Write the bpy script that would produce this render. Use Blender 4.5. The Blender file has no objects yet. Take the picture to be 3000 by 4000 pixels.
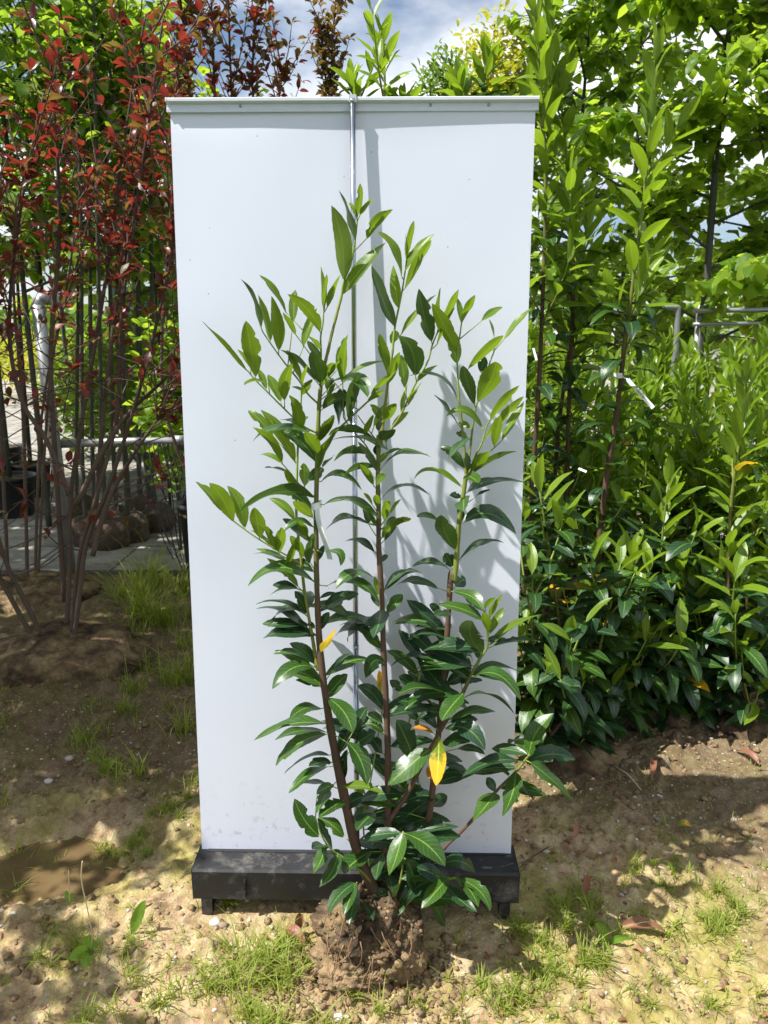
import bpy, math, random
import numpy as np
from mathutils import Vector, Matrix
R = math.radians
random.seed(7)
RNG = np.random.default_rng(11)
scene = bpy.context.scene
COL = scene.collection

# ------------------------------------------------------------------ camera
CAM = Vector((0.0838, -1.8325, 1.5821))
PITCH, YAW, ROLL = R(13.517), R(-0.10), R(0.025)
VFOV = R(69.4)
cd = bpy.data.cameras.new('camera')
cam = bpy.data.objects.new('camera', cd)
COL.objects.link(cam)
scene.camera = cam
_fwd = Vector((math.sin(YAW) * math.cos(PITCH), math.cos(YAW) * math.cos(PITCH), -math.sin(PITCH)))
_r0 = Vector((math.cos(YAW), -math.sin(YAW), 0))
_u0 = _r0.cross(_fwd)
RIGHT = _r0 * math.cos(ROLL) + _u0 * math.sin(ROLL)
UP = _u0 * math.cos(ROLL) - _r0 * math.sin(ROLL)
FWD = _fwd
m = Matrix((RIGHT, UP, -FWD)).transposed().to_4x4()
m.translation = CAM
cam.matrix_world = m
cd.sensor_fit = 'VERTICAL'
cd.sensor_height = 36.0
cd.sensor_width = 27.0
cd.lens = 18.0 / math.tan(VFOV / 2)
cd.clip_start = 0.05
cd.clip_end = 1000
cd.dof.use_dof = True
cd.dof.focus_distance = 1.9
cd.dof.aperture_fstop = 8.5
scene.render.resolution_x, scene.render.resolution_y = 768, 1024

# ------------------------------------------------------------------ light
SUNV = Vector((-0.60, -0.185, 1.0)).normalized()      # towards the sun
scene.view_settings.view_transform = 'Standard'
scene.view_settings.look = 'None'
scene.view_settings.gamma = 1.0
scene.view_settings.exposure = 0.76
sd = bpy.data.lights.new('sun', 'SUN')
sd.energy = 5.0
sd.angle = R(0.53)
sd.color = (1.0, 0.975, 0.93)
sun = bpy.data.objects.new('sun', sd)
COL.objects.link(sun)
sun.rotation_euler = SUNV.to_track_quat('Z', 'Y').to_euler()
world = bpy.data.worlds.new('World')
scene.world = world
world.use_nodes = True
wn, wl = world.node_tree.nodes, world.node_tree.links
wn.clear()
wo = wn.new('ShaderNodeOutputWorld')
bg = wn.new('ShaderNodeBackground')
bg.inputs['Strength'].default_value = 0.078
sky = wn.new('ShaderNodeTexSky')
sky.sky_type = 'NISHITA'
sky.sun_disc = False
sky.sun_elevation = math.asin(SUNV.z)
sky.sun_rotation = math.atan2(SUNV.x, SUNV.y)
sky.air_density, sky.dust_density, sky.ozone_density = 1.0, 0.9, 1.6
tc = wn.new('ShaderNodeTexCoord')
mp = wn.new('ShaderNodeMapping')
mp.inputs['Scale'].default_value = (1.0, 1.0, 2.2)
mp.inputs['Location'].default_value = (1.35, 0.9, 0.15)
nz = wn.new('ShaderNodeTexNoise')
nz.inputs['Scale'].default_value = 2.1
nz.inputs['Detail'].default_value = 7
nz.inputs['Roughness'].default_value = 0.55
rp = wn.new('ShaderNodeValToRGB')
rp.color_ramp.elements[0].position = 0.42
rp.color_ramp.elements[0].color = (0, 0, 0, 1)
rp.color_ramp.elements[1].position = 0.60
rp.color_ramp.elements[1].color = (1, 1, 1, 1)
nz2 = wn.new('ShaderNodeTexNoise')
nz2.inputs['Scale'].default_value = 3.3
nz2.inputs['Detail'].default_value = 5
rc = wn.new('ShaderNodeValToRGB')
rc.color_ramp.elements[0].position = 0.35
rc.color_ramp.elements[0].color = (8.4, 8.7, 9.3, 1)
rc.color_ramp.elements[1].position = 0.62
rc.color_ramp.elements[1].color = (10.8, 10.9, 11.1, 1)
mx = wn.new('ShaderNodeMix')
mx.data_type = 'RGBA'
wl.new(tc.outputs['Generated'], mp.inputs['Vector'])
wl.new(mp.outputs[0], nz.inputs['Vector'])
wl.new(mp.outputs[0], nz2.inputs['Vector'])
wl.new(nz.outputs['Fac'], rp.inputs[0])
wl.new(nz2.outputs['Fac'], rc.inputs[0])
wl.new(rp.outputs[0], mx.inputs[0])
wl.new(sky.outputs[0], mx.inputs[6])
wl.new(rc.outputs[0], mx.inputs[7])
wl.new(mx.outputs[2], bg.inputs['Color'])
wl.new(bg.outputs[0], wo.inputs[0])

scene.render.engine = 'CYCLES'
cy = scene.cycles
cy.use_denoising = True
cy.max_bounces = 6
cy.use_adaptive_sampling = True
cy.adaptive_threshold = 0.025
cy.diffuse_bounces = 3
cy.glossy_bounces = 3
cy.transmission_bounces = 5
cy.transparent_max_bounces = 6
cy.caustics_reflective = False
cy.caustics_refractive = False
cy.sample_clamp_indirect = 6.0

# ------------------------------------------------------------------ pixel helpers (photo pixels, 3000 x 4000)
FPX = 2000 / math.tan(VFOV / 2)
def ray(px, py):
    return FWD + RIGHT * ((px - 1500) / FPX) - UP * ((py - 2000) / FPX)
def at_plane(px, py, a, b=0.0):          # plane y = a + b z
    d = ray(px, py)
    t = (a + b * CAM.z - CAM.y) / (d.y - b * d.z)
    return CAM + d * t
def at_z(px, py, z=0.0):
    d = ray(px, py)
    return CAM + d * ((z - CAM.z) / d.z)
def to_px(p):
    d = p - CAM
    z = d.dot(FWD)
    return 1500 + FPX * d.dot(RIGHT) / z, 2000 - FPX * d.dot(UP) / z
OV = 3000 / 1659.0                        # overview pixels -> photo pixels

# ------------------------------------------------------------------ materials
def new_mat(name):
    mt = bpy.data.materials.new(name)
    mt.use_nodes = True
    nt = mt.node_tree
    nt.nodes.clear()
    out = nt.nodes.new('ShaderNodeOutputMaterial')
    return mt, nt, out
def ramp(nt, stops, interp='LINEAR'):
    r = nt.nodes.new('ShaderNodeValToRGB')
    e = r.color_ramp.elements
    r.color_ramp.interpolation = interp
    while len(e) < len(stops):
        e.new(0.5)
    for k, (p, c) in enumerate(stops):
        e[k].position = p
        e[k].color = (*c, 1) if len(c) == 3 else c
    return r
def noise(nt, scale, detail=4, rough=0.55, vec=None, dist=0.0):
    n = nt.nodes.new('ShaderNodeTexNoise')
    n.inputs['Scale'].default_value = scale
    n.inputs['Detail'].default_value = detail
    n.inputs['Roughness'].default_value = rough
    n.inputs['Distortion'].default_value = dist
    if vec is not None:
        nt.links.new(vec, n.inputs['Vector'])
    return n
def mixc(nt, fac, a, b, mode='MIX'):
    x = nt.nodes.new('ShaderNodeMix')
    x.data_type = 'RGBA'
    x.blend_type = mode
    for sock, v in ((x.inputs[0], fac), (x.inputs[6], a), (x.inputs[7], b)):
        if isinstance(v, (int, float)):
            sock.default_value = v
        elif isinstance(v, tuple):
            sock.default_value = (*v, 1)
        else:
            nt.links.new(v, sock)
    return x.outputs[2]
def mathn(nt, op, a, b=0.0):
    x = nt.nodes.new('ShaderNodeMath')
    x.operation = op
    for sock, v in ((x.inputs[0], a), (x.inputs[1], b)):
        if isinstance(v, (int, float)):
            sock.default_value = v
        else:
            nt.links.new(v, sock)
    return x.outputs[0]
def principled(nt, out, rough=0.5, spec=0.5, metal=0.0):
    b = nt.nodes.new('ShaderNodeBsdfPrincipled')
    b.inputs['Roughness'].default_value = rough
    b.inputs['Specular IOR Level'].default_value = spec
    b.inputs['Metallic'].default_value = metal
    nt.links.new(b.outputs[0], out.inputs['Surface'])
    return b
def simple(name, col, rough=0.6, metal=0.0, var=0.25, scale=20, bump=0.0, spec=0.5):
    mt, nt, out = new_mat(name)
    b = principled(nt, out, rough, spec, metal)
    t = nt.nodes.new('ShaderNodeTexCoord')
    n = noise(nt, scale, 5, 0.6, t.outputs['Object'])
    lo = tuple(c * (1 - var) for c in col)
    hi = tuple(min(1, c * (1 + var)) for c in col)
    r = ramp(nt, [(0.3, lo), (0.7, hi)])
    nt.links.new(n.outputs['Fac'], r.inputs[0])
    nt.links.new(r.outputs[0], b.inputs['Base Color'])
    if bump:
        bp = nt.nodes.new('ShaderNodeBump')
        bp.inputs['Strength'].default_value = bump
        bp.inputs['Distance'].default_value = 0.01
        nt.links.new(n.outputs['Fac'], bp.inputs['Height'])
        nt.links.new(bp.outputs[0], b.inputs['Normal'])
    return mt
def leaf_mat(name, cols, under, trans, tfac=0.38, rough=0.38, rib=None, spot=None, spec=0.5, ribw=0.035, basegreen=False, spotlo=0.60):
    mt, nt, out = new_mat(name)
    L = nt.links
    oi = nt.nodes.new('ShaderNodeObjectInfo')
    ge = nt.nodes.new('ShaderNodeNewGeometry')
    rnd = mathn(nt, 'FRACT', mathn(nt, 'ADD', oi.outputs['Random'], ge.outputs['Random Per Island']))
    n = len(cols)
    rr = ramp(nt, [(k / max(1, n - 1), c) for k, c in enumerate(cols)])
    L.new(rnd, rr.inputs[0])
    tcn = nt.nodes.new('ShaderNodeTexCoord')
    nse = noise(nt, 60, 3, 0.6, tcn.outputs['Object'])
    col = mixc(nt, 0.35, rr.outputs[0], nse.outputs['Color'], 'SOFT_LIGHT')
    uv = nt.nodes.new('ShaderNodeSeparateXYZ')
    L.new(tcn.outputs['UV'], uv.inputs[0])
    au = mathn(nt, 'ABSOLUTE', mathn(nt, 'SUBTRACT', uv.outputs[0], 0.5))
    if basegreen:
        gf = ramp(nt, [(0.30, (1, 1, 1)), (0.55, (0, 0, 0))])
        L.new(mathn(nt, 'ADD', uv.outputs[1], mathn(nt, 'MULTIPLY', mathn(nt, 'SUBTRACT', nse.outputs['Fac'], 0.5), 0.9)), gf.inputs[0])
        col = mixc(nt, gf.outputs[0], col, (0.10, 0.20, 0.015))
    if rib:
        ribf = mathn(nt, 'LESS_THAN', au, ribw)
        ph = mathn(nt, 'SINE', mathn(nt, 'MULTIPLY', mathn(nt, 'SUBTRACT', uv.outputs[1], mathn(nt, 'MULTIPLY', au, 0.45)), 56.0))
        vein = mathn(nt, 'MULTIPLY', mathn(nt, 'GREATER_THAN', ph, 0.93), 0.30)
        fac = mathn(nt, 'MAXIMUM', mathn(nt, 'MULTIPLY', ribf, 0.75), vein)
        col = mixc(nt, fac, col, rib)
    if spot:
        ns = noise(nt, 26, 4, 0.65, tcn.outputs['Object'])
        sr = ramp(nt, [(spotlo, (0, 0, 0)), (spotlo + 0.05, (1, 1, 1))])
        L.new(ns.outputs['Fac'], sr.inputs[0])
        col = mixc(nt, sr.outputs[0], col, spot)
    col2 = mixc(nt, mathn(nt, 'MULTIPLY', ge.outputs['Backfacing'], 0.8), col, under)
    b = nt.nodes.new('ShaderNodeBsdfPrincipled')
    b.inputs['Specular IOR Level'].default_value = spec
    L.new(col2, b.inputs['Base Color'])
    rg = mathn(nt, 'ADD', mathn(nt, 'MULTIPLY', ge.outputs['Backfacing'], 0.22), rough)
    L.new(rg, b.inputs['Roughness'])
    bp = nt.nodes.new('ShaderNodeBump')
    bp.inputs['Strength'].default_value = 0.18
    bp.inputs['Distance'].default_value = 0.004
    L.new(nse.outputs['Fac'], bp.inputs['Height'])
    L.new(bp.outputs[0], b.inputs['Normal'])
    t = nt.nodes.new('ShaderNodeBsdfTranslucent')
    tcol = mixc(nt, 0.5, mixc(nt, 1.0, col, (1.9, 1.9, 1.9), 'MULTIPLY'), trans)
    L.new(tcol, t.inputs['Color'])
    ms = nt.nodes.new('ShaderNodeMixShader')
    ms.inputs[0].default_value = tfac
    L.new(b.outputs[0], ms.inputs[1])
    L.new(t.outputs[0], ms.inputs[2])
    L.new(ms.outputs[0], out.inputs['Surface'])
    return mt

M = {}
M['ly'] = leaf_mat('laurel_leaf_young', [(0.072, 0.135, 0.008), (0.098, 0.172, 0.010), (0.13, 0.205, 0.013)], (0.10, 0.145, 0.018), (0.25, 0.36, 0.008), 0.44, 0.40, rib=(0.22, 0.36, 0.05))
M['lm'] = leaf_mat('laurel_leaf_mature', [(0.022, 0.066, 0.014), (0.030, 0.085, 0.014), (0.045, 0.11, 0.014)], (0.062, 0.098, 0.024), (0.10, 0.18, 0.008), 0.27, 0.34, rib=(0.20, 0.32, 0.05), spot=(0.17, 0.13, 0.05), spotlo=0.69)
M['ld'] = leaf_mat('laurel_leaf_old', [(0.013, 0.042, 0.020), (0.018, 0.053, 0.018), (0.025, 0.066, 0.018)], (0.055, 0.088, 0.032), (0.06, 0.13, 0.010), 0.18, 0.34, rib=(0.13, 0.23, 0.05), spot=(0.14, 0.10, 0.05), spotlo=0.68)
M['lyb'] = leaf_mat('laurel_leaf_new_growth', [(0.105, 0.19, 0.010), (0.14, 0.24, 0.013), (0.18, 0.28, 0.018)], (0.14, 0.21, 0.025), (0.33, 0.48, 0.012), 0.42, 0.32, rib=(0.28, 0.40, 0.06))
M['lY'] = leaf_mat('laurel_leaf_yellow', [(0.70, 0.40, 0.015), (0.75, 0.46, 0.02), (0.66, 0.32, 0.012)], (0.6, 0.36, 0.03), (0.85, 0.5, 0.02), 0.35, 0.4, rib=(0.75, 0.6, 0.1), spot=(0.12, 0.05, 0.02), basegreen=True)
M['lO'] = leaf_mat('laurel_leaf_orange', [(0.52, 0.22, 0.02), (0.45, 0.16, 0.02)], (0.4, 0.2, 0.03), (0.6, 0.28, 0.02), 0.25, 0.45, rib=(0.6, 0.35, 0.08), spot=(0.15, 0.05, 0.02))
M['lB'] = leaf_mat('leaf_dry_brown', [(0.20, 0.085, 0.045), (0.30, 0.13, 0.07), (0.16, 0.06, 0.04)], (0.34, 0.2, 0.13), (0.3, 0.1, 0.04), 0.12, 0.5, rib=(0.36, 0.2, 0.12))
M['plum'] = leaf_mat('plum_leaf', [(0.035, 0.010, 0.013), (0.075, 0.015, 0.015), (0.14, 0.022, 0.016), (0.21, 0.05, 0.02)], (0.11, 0.04, 0.035), (0.50, 0.055, 0.022), 0.38, 0.36, rib=(0.2, 0.04, 0.04))
M['plumg'] = leaf_mat('plum_leaf_green', [(0.07, 0.05, 0.014), (0.13, 0.075, 0.016), (0.10, 0.11, 0.02)], (0.12, 0.09, 0.04), (0.36, 0.20, 0.03), 0.4, 0.38, rib=(0.2, 0.14, 0.05))
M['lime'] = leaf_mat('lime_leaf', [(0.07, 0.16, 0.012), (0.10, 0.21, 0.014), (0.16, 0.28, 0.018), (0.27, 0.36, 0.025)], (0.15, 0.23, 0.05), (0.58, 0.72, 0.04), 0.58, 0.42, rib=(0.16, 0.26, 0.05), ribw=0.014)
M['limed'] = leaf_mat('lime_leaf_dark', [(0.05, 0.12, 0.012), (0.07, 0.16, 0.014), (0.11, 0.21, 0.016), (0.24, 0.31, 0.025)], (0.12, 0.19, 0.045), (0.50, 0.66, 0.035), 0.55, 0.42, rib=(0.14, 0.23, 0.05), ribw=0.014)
M['gold'] = leaf_mat('golden_leaf', [(0.30, 0.30, 0.02), (0.42, 0.38, 0.03), (0.24, 0.30, 0.03)], (0.35, 0.36, 0.06), (0.62, 0.60, 0.04), 0.4, 0.5)
M['thuja'] = leaf_mat('feathery_leaf', [(0.10, 0.20, 0.02), (0.16, 0.27, 0.025), (0.07, 0.16, 0.02)], (0.14, 0.22, 0.04), (0.3, 0.45, 0.03), 0.35, 0.5)
M['grass'] = leaf_mat('grass_blade', [(0.13, 0.20, 0.015), (0.22, 0.29, 0.02), (0.33, 0.35, 0.05), (0.10, 0.18, 0.015)], (0.22, 0.27, 0.04), (0.5, 0.58, 0.03), 0.35, 0.5)
M['weed'] = leaf_mat('weed_leaf', [(0.12, 0.25, 0.02), (0.16, 0.30, 0.03)], (0.15, 0.26, 0.05), (0.35, 0.55, 0.03), 0.38, 0.45, rib=(0.3, 0.4, 0.12))
M['straw'] = simple('dry_straw', (0.50, 0.42, 0.25), 0.7)
def bark_mat(name, low, high, scale=60):
    mt, nt, out = new_mat(name)
    b = principled(nt, out, 0.75, 0.3)
    t = nt.nodes.new('ShaderNodeTexCoord')
    uv = nt.nodes.new('ShaderNodeSeparateXYZ')
    nt.links.new(t.outputs['UV'], uv.inputs[0])
    mpn = nt.nodes.new('ShaderNodeMapping')
    mpn.inputs['Scale'].default_value = (1, 1, 0.35)
    nt.links.new(t.outputs['Object'], mpn.inputs['Vector'])
    n = noise(nt, scale, 5, 0.65, mpn.outputs[0])
    f = mathn(nt, 'ADD', uv.outputs[1], mathn(nt, 'MULTIPLY', mathn(nt, 'SUBTRACT', n.outputs['Fac'], 0.5), 0.35))
    r = ramp(nt, [(0.42, low), (0.58, high)])
    nt.links.new(f, r.inputs[0])
    c = mixc(nt, 0.6, r.outputs[0], n.outputs['Color'], 'OVERLAY')
    nt.links.new(mixc(nt, 0.5, r.outputs[0], c), b.inputs['Base Color'])
    bp = nt.nodes.new('ShaderNodeBump')
    bp.inputs['Strength'].default_value = 0.5
    bp.inputs['Distance'].default_value = 0.003
    nt.links.new(n.outputs['Fac'], bp.inputs['Height'])
    nt.links.new(bp.outputs[0], b.inputs['Normal'])
    return mt
M['bark'] = bark_mat('laurel_bark', (0.105, 0.060, 0.038), (0.17, 0.20, 0.035))
M['twig'] = bark_mat('laurel_twig', (0.20, 0.22, 0.04), (0.22, 0.30, 0.045))
M['plumbark'] = bark_mat('plum_bark', (0.12, 0.085, 0.065), (0.075, 0.045, 0.038), 45)
M['limebark'] = bark_mat('lime_bark', (0.07, 0.075, 0.055), (0.05, 0.05, 0.032), 40)
M['root'] = simple('root_fibre', (0.20, 0.12, 0.06), 0.85)
M['white_tag'] = simple('white_tag_plastic', (0.90, 0.90, 0.90), 0.4, var=0.02)
M['ink'] = simple('black_ink', (0.03, 0.03, 0.03), 0.6)
M['galv'] = simple('galvanised_steel', (0.33, 0.34, 0.34), 0.45, 0.55, 0.2, 12)
M['pot'] = simple('black_pot_plastic', (0.022, 0.022, 0.024), 0.45, var=0.3)
M['hose'] = simple('black_hose_rubber', (0.02, 0.02, 0.02), 0.5)
M['burlap'] = simple('burlap_soil', (0.085, 0.06, 0.04), 0.95, var=0.45, scale=30, bump=0.8)
M['net'] = simple('teal_shade_net', (0.03, 0.085, 0.08), 0.8, var=0.3, scale=8)
M['blue'] = simple('blue_tie', (0.02, 0.18, 0.5), 0.5)

# ------------------------------------------------------------------ object helpers
def tag(o, label=None, cat=None, group=None, kind=None):
    if label: o['label'] = label
    if cat: o['category'] = cat
    if group: o['group'] = group
    if kind: o['kind'] = kind
    return o
def link(name, me, parent=None, loc=None):
    o = bpy.data.objects.new(name, me)
    COL.objects.link(o)
    if parent is not None: o.parent = parent
    if loc is not None: o.location = loc
    return o
def empty(name, loc):
    o = link(name, None, None, loc)
    o.empty_display_size = 0.1
    return o
def mesh_np(name, v, quads, mats, uv=None, midx=None, smooth=True):
    """v (n,3), quads (m,4) or (m,3) arrays"""
    me = bpy.data.meshes.new(name)
    v = np.asarray(v, np.float32)
    q = np.asarray(quads, np.int32)
    k = q.shape[1]
    me.vertices.add(len(v)); me.vertices.foreach_set('co', v.ravel())
    me.loops.add(q.size); me.loops.foreach_set('vertex_index', q.ravel())
    me.polygons.add(len(q))
    me.polygons.foreach_set('loop_start', np.arange(0, q.size, k, dtype=np.int32))
    me.polygons.foreach_set('loop_total', np.full(len(q), k, np.int32))
    if midx is not None: me.polygons.foreach_set('material_index', np.asarray(midx, np.int32))
    if smooth: me.polygons.foreach_set('use_smooth', np.ones(len(q), bool))
    if uv is not None:
        l = me.uv_layers.new(name='UVMap')
        l.data.foreach_set('uv', np.asarray(uv, np.float32)[q.ravel()].ravel())
    for mm in mats: me.materials.append(mm)
    me.update(calc_edges=True)
    return me
class MB:                                    # collects shapes for ONE mesh
    def __init__(s): s.v, s.f, s.uv, s.mi = [], [], [], []
    def add(s, v, f, uv=None, mi=0):
        o = len(s.v)
        s.v += [tuple(p) for p in v]
        s.uv += list(uv) if uv is not None else [(0.5, 0.5)] * len(v)
        s.f += [tuple(i + o for i in q) for q in f]
        s.mi += [mi] * len(f)
        return s
    def box(s, c, d, rot=None, mi=0, bev=0.0):
        cx, cy_, cz = c; x, y, z = d[0] / 2, d[1] / 2, d[2] / 2
        if bev <= 0:
            vs = [Vector((a * x, b * y, e * z)) for a in (-1, 1) for b in (-1, 1) for e in (-1, 1)]
            fs = [(0, 1, 3, 2), (4, 6, 7, 5), (0, 4, 5, 1), (2, 3, 7, 6), (0, 2, 6, 4), (1, 5, 7, 3)]
        else:                                # chamfered along the long (x) edges
            yy, zz = y - bev, z - bev
            ring = [(-y, -zz), (-yy, -z), (yy, -z), (y, -zz), (y, zz), (yy, z), (-yy, z), (-y, zz)]
            vs = [Vector((a * x, p, q)) for a in (-1, 1) for p, q in ring]
            fs = [(k, (k + 1) % 8, 8 + (k + 1) % 8, 8 + k) for k in range(8)]
            fs += [(7, 6, 5, 4), (0, 7, 4, 3), (0, 3, 2, 1), (12, 13, 14, 15), (8, 11, 12, 15), (8, 9, 10, 11)]
        if rot is not None: vs = [rot @ p for p in vs]
        return s.add([p + Vector(c) for p in vs], fs, None, mi)
    def tube(s, pts, rad, n=8, mi=0, cap=True, v0=0.0, v1=1.0):
        pts = [Vector(p) for p in pts]
        if isinstance(rad, (int, float)): rad = [rad] * len(pts)
        vs, uv = [], []
        prev = None
        for i, p in enumerate(pts):
            t = (pts[min(i + 1, len(pts) - 1)] - pts[max(i - 1, 0)]).normalized()
            a = prev if prev is not None else (Vector((1, 0, 0)) if abs(t.x) < 0.8 else Vector((0, 1, 0)))
            a = (a - t * a.dot(t)).normalized(); prev = a
            b = t.cross(a)
            for k in range(n):
                an = 2 * math.pi * k / n
                vs.append(p + (a * math.cos(an) + b * math.sin(an)) * rad[i])
                uv.append((k / n, v0 + (v1 - v0) * i / (len(pts) - 1)))
        fs = [(i * n + k, i * n + (k + 1) % n, (i + 1) * n + (k + 1) % n, (i + 1) * n + k) for i in range(len(pts) - 1) for k in range(n)]
        if cap:
            for base, row in ((0, 0), (len(pts) - 1, (len(pts) - 1) * n)):
                vs.append(pts[base]); uv.append((0.5, v0 if base == 0 else v1))
                c = len(vs) - 1
                for k in range(n):
                    a_, b_ = row + k, row + (k + 1) % n
                    fs.append((c, b_, a_) if base == 0 else (c, a_, b_))
        return s.add(vs, fs, uv, mi)
    def lathe(s, c, prof, n=20, mi=0):
        vs = [Vector(c) + Vector((r * math.cos(2 * math.pi * k / n), r * math.sin(2 * math.pi * k / n), z)) for r, z in prof for k in range(n)]
        fs = [(i * n + k, i * n + (k + 1) % n, (i + 1) * n + (k + 1) % n, (i + 1) * n + k) for i in range(len(prof) - 1) for k in range(n)]
        return s.add(vs, fs, None, mi)
    def build(s, name, mats, parent=None, loc=None, smooth=True, origin=None):
        me = bpy.data.meshes.new(name)
        vs = s.v
        if origin is not None:
            vs = [(p[0] - origin[0], p[1] - origin[1], p[2] - origin[2]) for p in vs]
        me.from_pydata(vs, [], s.f)
        for mm in (mats if isinstance(mats, (list, tuple)) else [mats]): me.materials.append(mm)
        me.polygons.foreach_set('material_index', s.mi)
        if smooth: me.polygons.foreach_set('use_smooth', [True] * len(s.f))
        l = me.uv_layers.new(name='UVMap')
        idx = np.empty(len(me.loops), np.int32)
        me.loops.foreach_get('vertex_index', idx)
        l.data.foreach_set('uv', np.asarray(s.uv, np.float32)[idx].ravel())
        me.update()
        return link(name, me, parent, loc)
def smooth_path(pts, per=6):
    pts = [Vector(p) for p in pts]
    if len(pts) < 3:
        return [pts[0].lerp(pts[-1], k / per) for k in range(per + 1)]
    out = []
    for i in range(len(pts) - 1):
        p0, p1, p2, p3 = pts[max(i - 1, 0)], pts[i], pts[i + 1], pts[min(i + 2, len(pts) - 1)]
        for k in range(per):
            t = k / per
            out.append(0.5 * ((2 * p1) + (p2 - p0) * t + (2 * p0 - 5 * p1 + 4 * p2 - p3) * t * t + (3 * p1 - p0 - 3 * p2 + p3) * t ** 3))
    out.append(pts[-1])
    return out
def lerp_list(vals, n):
    return [float(x) for x in np.interp(np.linspace(0, 1, n), np.linspace(0, 1, len(vals)), vals)]

# value noise on numpy grids
def vnoise(x, y, seed=0):
    def h(ix, iy):
        n = (ix.astype(np.int64) * 374761393 + iy.astype(np.int64) * 668265263 + seed * 1442695041) & 0x7fffffff
        n = (n ^ (n >> 13)) * 1274126177 & 0x7fffffff
        return ((n ^ (n >> 16)) & 0xffff) / 65535.0
    ix, iy = np.floor(x), np.floor(y)
    fx, fy = x - ix, y - iy
    fx, fy = fx * fx * (3 - 2 * fx), fy * fy * (3 - 2 * fy)
    return (h(ix, iy) * (1 - fx) + h(ix + 1, iy) * fx) * (1 - fy) + (h(ix, iy + 1) * (1 - fx) + h(ix + 1, iy + 1) * fx) * fy
def fbm(x, y, seed=0, oct=4):
    s, a, t = 0, 0.5, 0
    for k in range(oct):
        s = s + a * vnoise(x * 2 ** k, y * 2 ** k, seed + k); t += a; a *= 0.5
    return s / t

# ------------------------------------------------------------------ leaf templates (unit length along +y, top = +z)
def profile(kind, t):
    if kind == 'laurel':
        return max(0.0, math.sin(math.pi * min(1, t ** 0.92))) ** 0.72 * (1 - 0.10 * t) * (1.0 if t < 0.93 else max(0.05, (1 - t) / 0.07) ** 0.5)
    if kind == 'heart':
        return (min(1, (t + 0.02) / 0.16) ** 0.5) * max(0.0, 1 - t) ** 0.62 * (1.15 if t < 0.3 else 1.15 - 0.1 * (t - 0.3))
    if kind == 'plum':
        return max(0.0, math.sin(math.pi * t ** 0.85)) ** 0.8
    return max(0.0, math.sin(math.pi * t))
def leaf_template(kind='laurel', width=0.3, arch=0.1, fold=0.2, wave=0.03, nseg=6, curl=0.0, petiole=0.06, seed=0, cross=(-1, -0.5, 0, 0.5, 1)):
    rng = random.Random(seed)
    n = len(cross)
    v, uv, q = [], [], []
    ph = rng.random() * 6
    y, z, ang = petiole, 0.0, 0.15
    step = (1.0) / nseg
    for i in range(nseg + 1):
        t = i / nseg
        w = width * 0.5 * profile(kind, min(0.999, max(0.012, t)))
        for s in cross:
            dz = fold * abs(s) * w + wave * math.sin(9 * t + ph + (2 if s > 0 else 0)) * (abs(s) ** 2)
            v.append((s * w, y - dz * math.sin(ang) * 0.3, z + dz))
            uv.append((0.5 + 0.5 * s, t))
        ang = 0.15 - arch * 3.2 * t - curl * max(0, t - 0.6) * 6
        y += step * math.cos(ang); z += step * math.sin(ang)
    for i in range(nseg):
        for k in range(n - 1):
            q.append((i * n + k, i * n + k + 1, (i + 1) * n + k + 1, (i + 1) * n + k))
    if petiole > 0:
        b = len(v); r = 0.012
        v += [(-r, 0, 0), (r, 0, 0), (-r, petiole + 0.03, 0.004), (r, petiole + 0.03, 0.004)]
        uv += [(0.5, 0), (0.5, 0), (0.5, 0.02), (0.5, 0.02)]
        q.append((b, b + 1, b + 3, b + 2))
    return np.array(v), np.array(q), np.array(uv)
TEMPL = {}
def reg(key, mat, **kw):
    TEMPL.setdefault(key, []).append((*leaf_template(**kw), M[mat], {}))
X3 = (-1, 0, 1)
for k in range(3):
    reg('ly', 'ly', width=0.29 + 0.03 * k, arch=0.05 + 0.06 * k, fold=0.35, wave=0.012, nseg=6, seed=k)
    reg('lyb', 'lyb', width=0.29 + 0.03 * k, arch=0.05 + 0.06 * k, fold=0.35, wave=0.012, nseg=6, seed=k)
    reg('lm', 'lm', width=0.35 + 0.02 * k, arch=0.22 + 0.13 * k, fold=0.22, wave=0.02, nseg=6, curl=0.05 * k, seed=10 + k)
    reg('ld', 'ld', width=0.36 + 0.02 * k, arch=0.20 + 0.14 * k, fold=0.18, wave=0.02, nseg=6, curl=0.05 * k, seed=20 + k)
    reg('plum', 'plum', kind='plum', width=0.44 + 0.05 * k, arch=0.15 + 0.1 * k, fold=0.3, wave=0.03, nseg=4, seed=30 + k, cross=X3, petiole=0.15)
    reg('plumg', 'plumg', kind='plum', width=0.44 + 0.05 * k, arch=0.15 + 0.1 * k, fold=0.3, wave=0.03, nseg=4, seed=30 + k, cross=X3, petiole=0.15)
    reg('lime', 'lime', kind='heart', width=0.88 + 0.06 * k, arch=0.16 + 0.1 * k, fold=0.12, wave=0.045, nseg=5, seed=40 + k, petiole=0.25)
    reg('limed', 'limed', kind='heart', width=0.88 + 0.06 * k, arch=0.16 + 0.1 * k, fold=0.12, wave=0.045, nseg=5, seed=40 + k, petiole=0.25)
    reg('gold', 'gold', kind='plum', width=0.42, arch=0.1 + 0.1 * k, fold=0.2, wave=0.02, nseg=3, seed=50 + k, cross=X3, petiole=0.05)
    reg('thuja', 'thuja', kind='plum', width=0.30, arch=0.1 + 0.1 * k, fold=0.2, wave=0.02, nseg=3, seed=60 + k, cross=X3, petiole=0.02)
reg('lY', 'lY', width=0.33, arch=0.2, fold=0.2, wave=0.02, nseg=6, seed=70)
reg('lB', 'lB', width=0.36, arch=0.3, fold=0.7, wave=0.05, nseg=6, seed=71)
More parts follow.
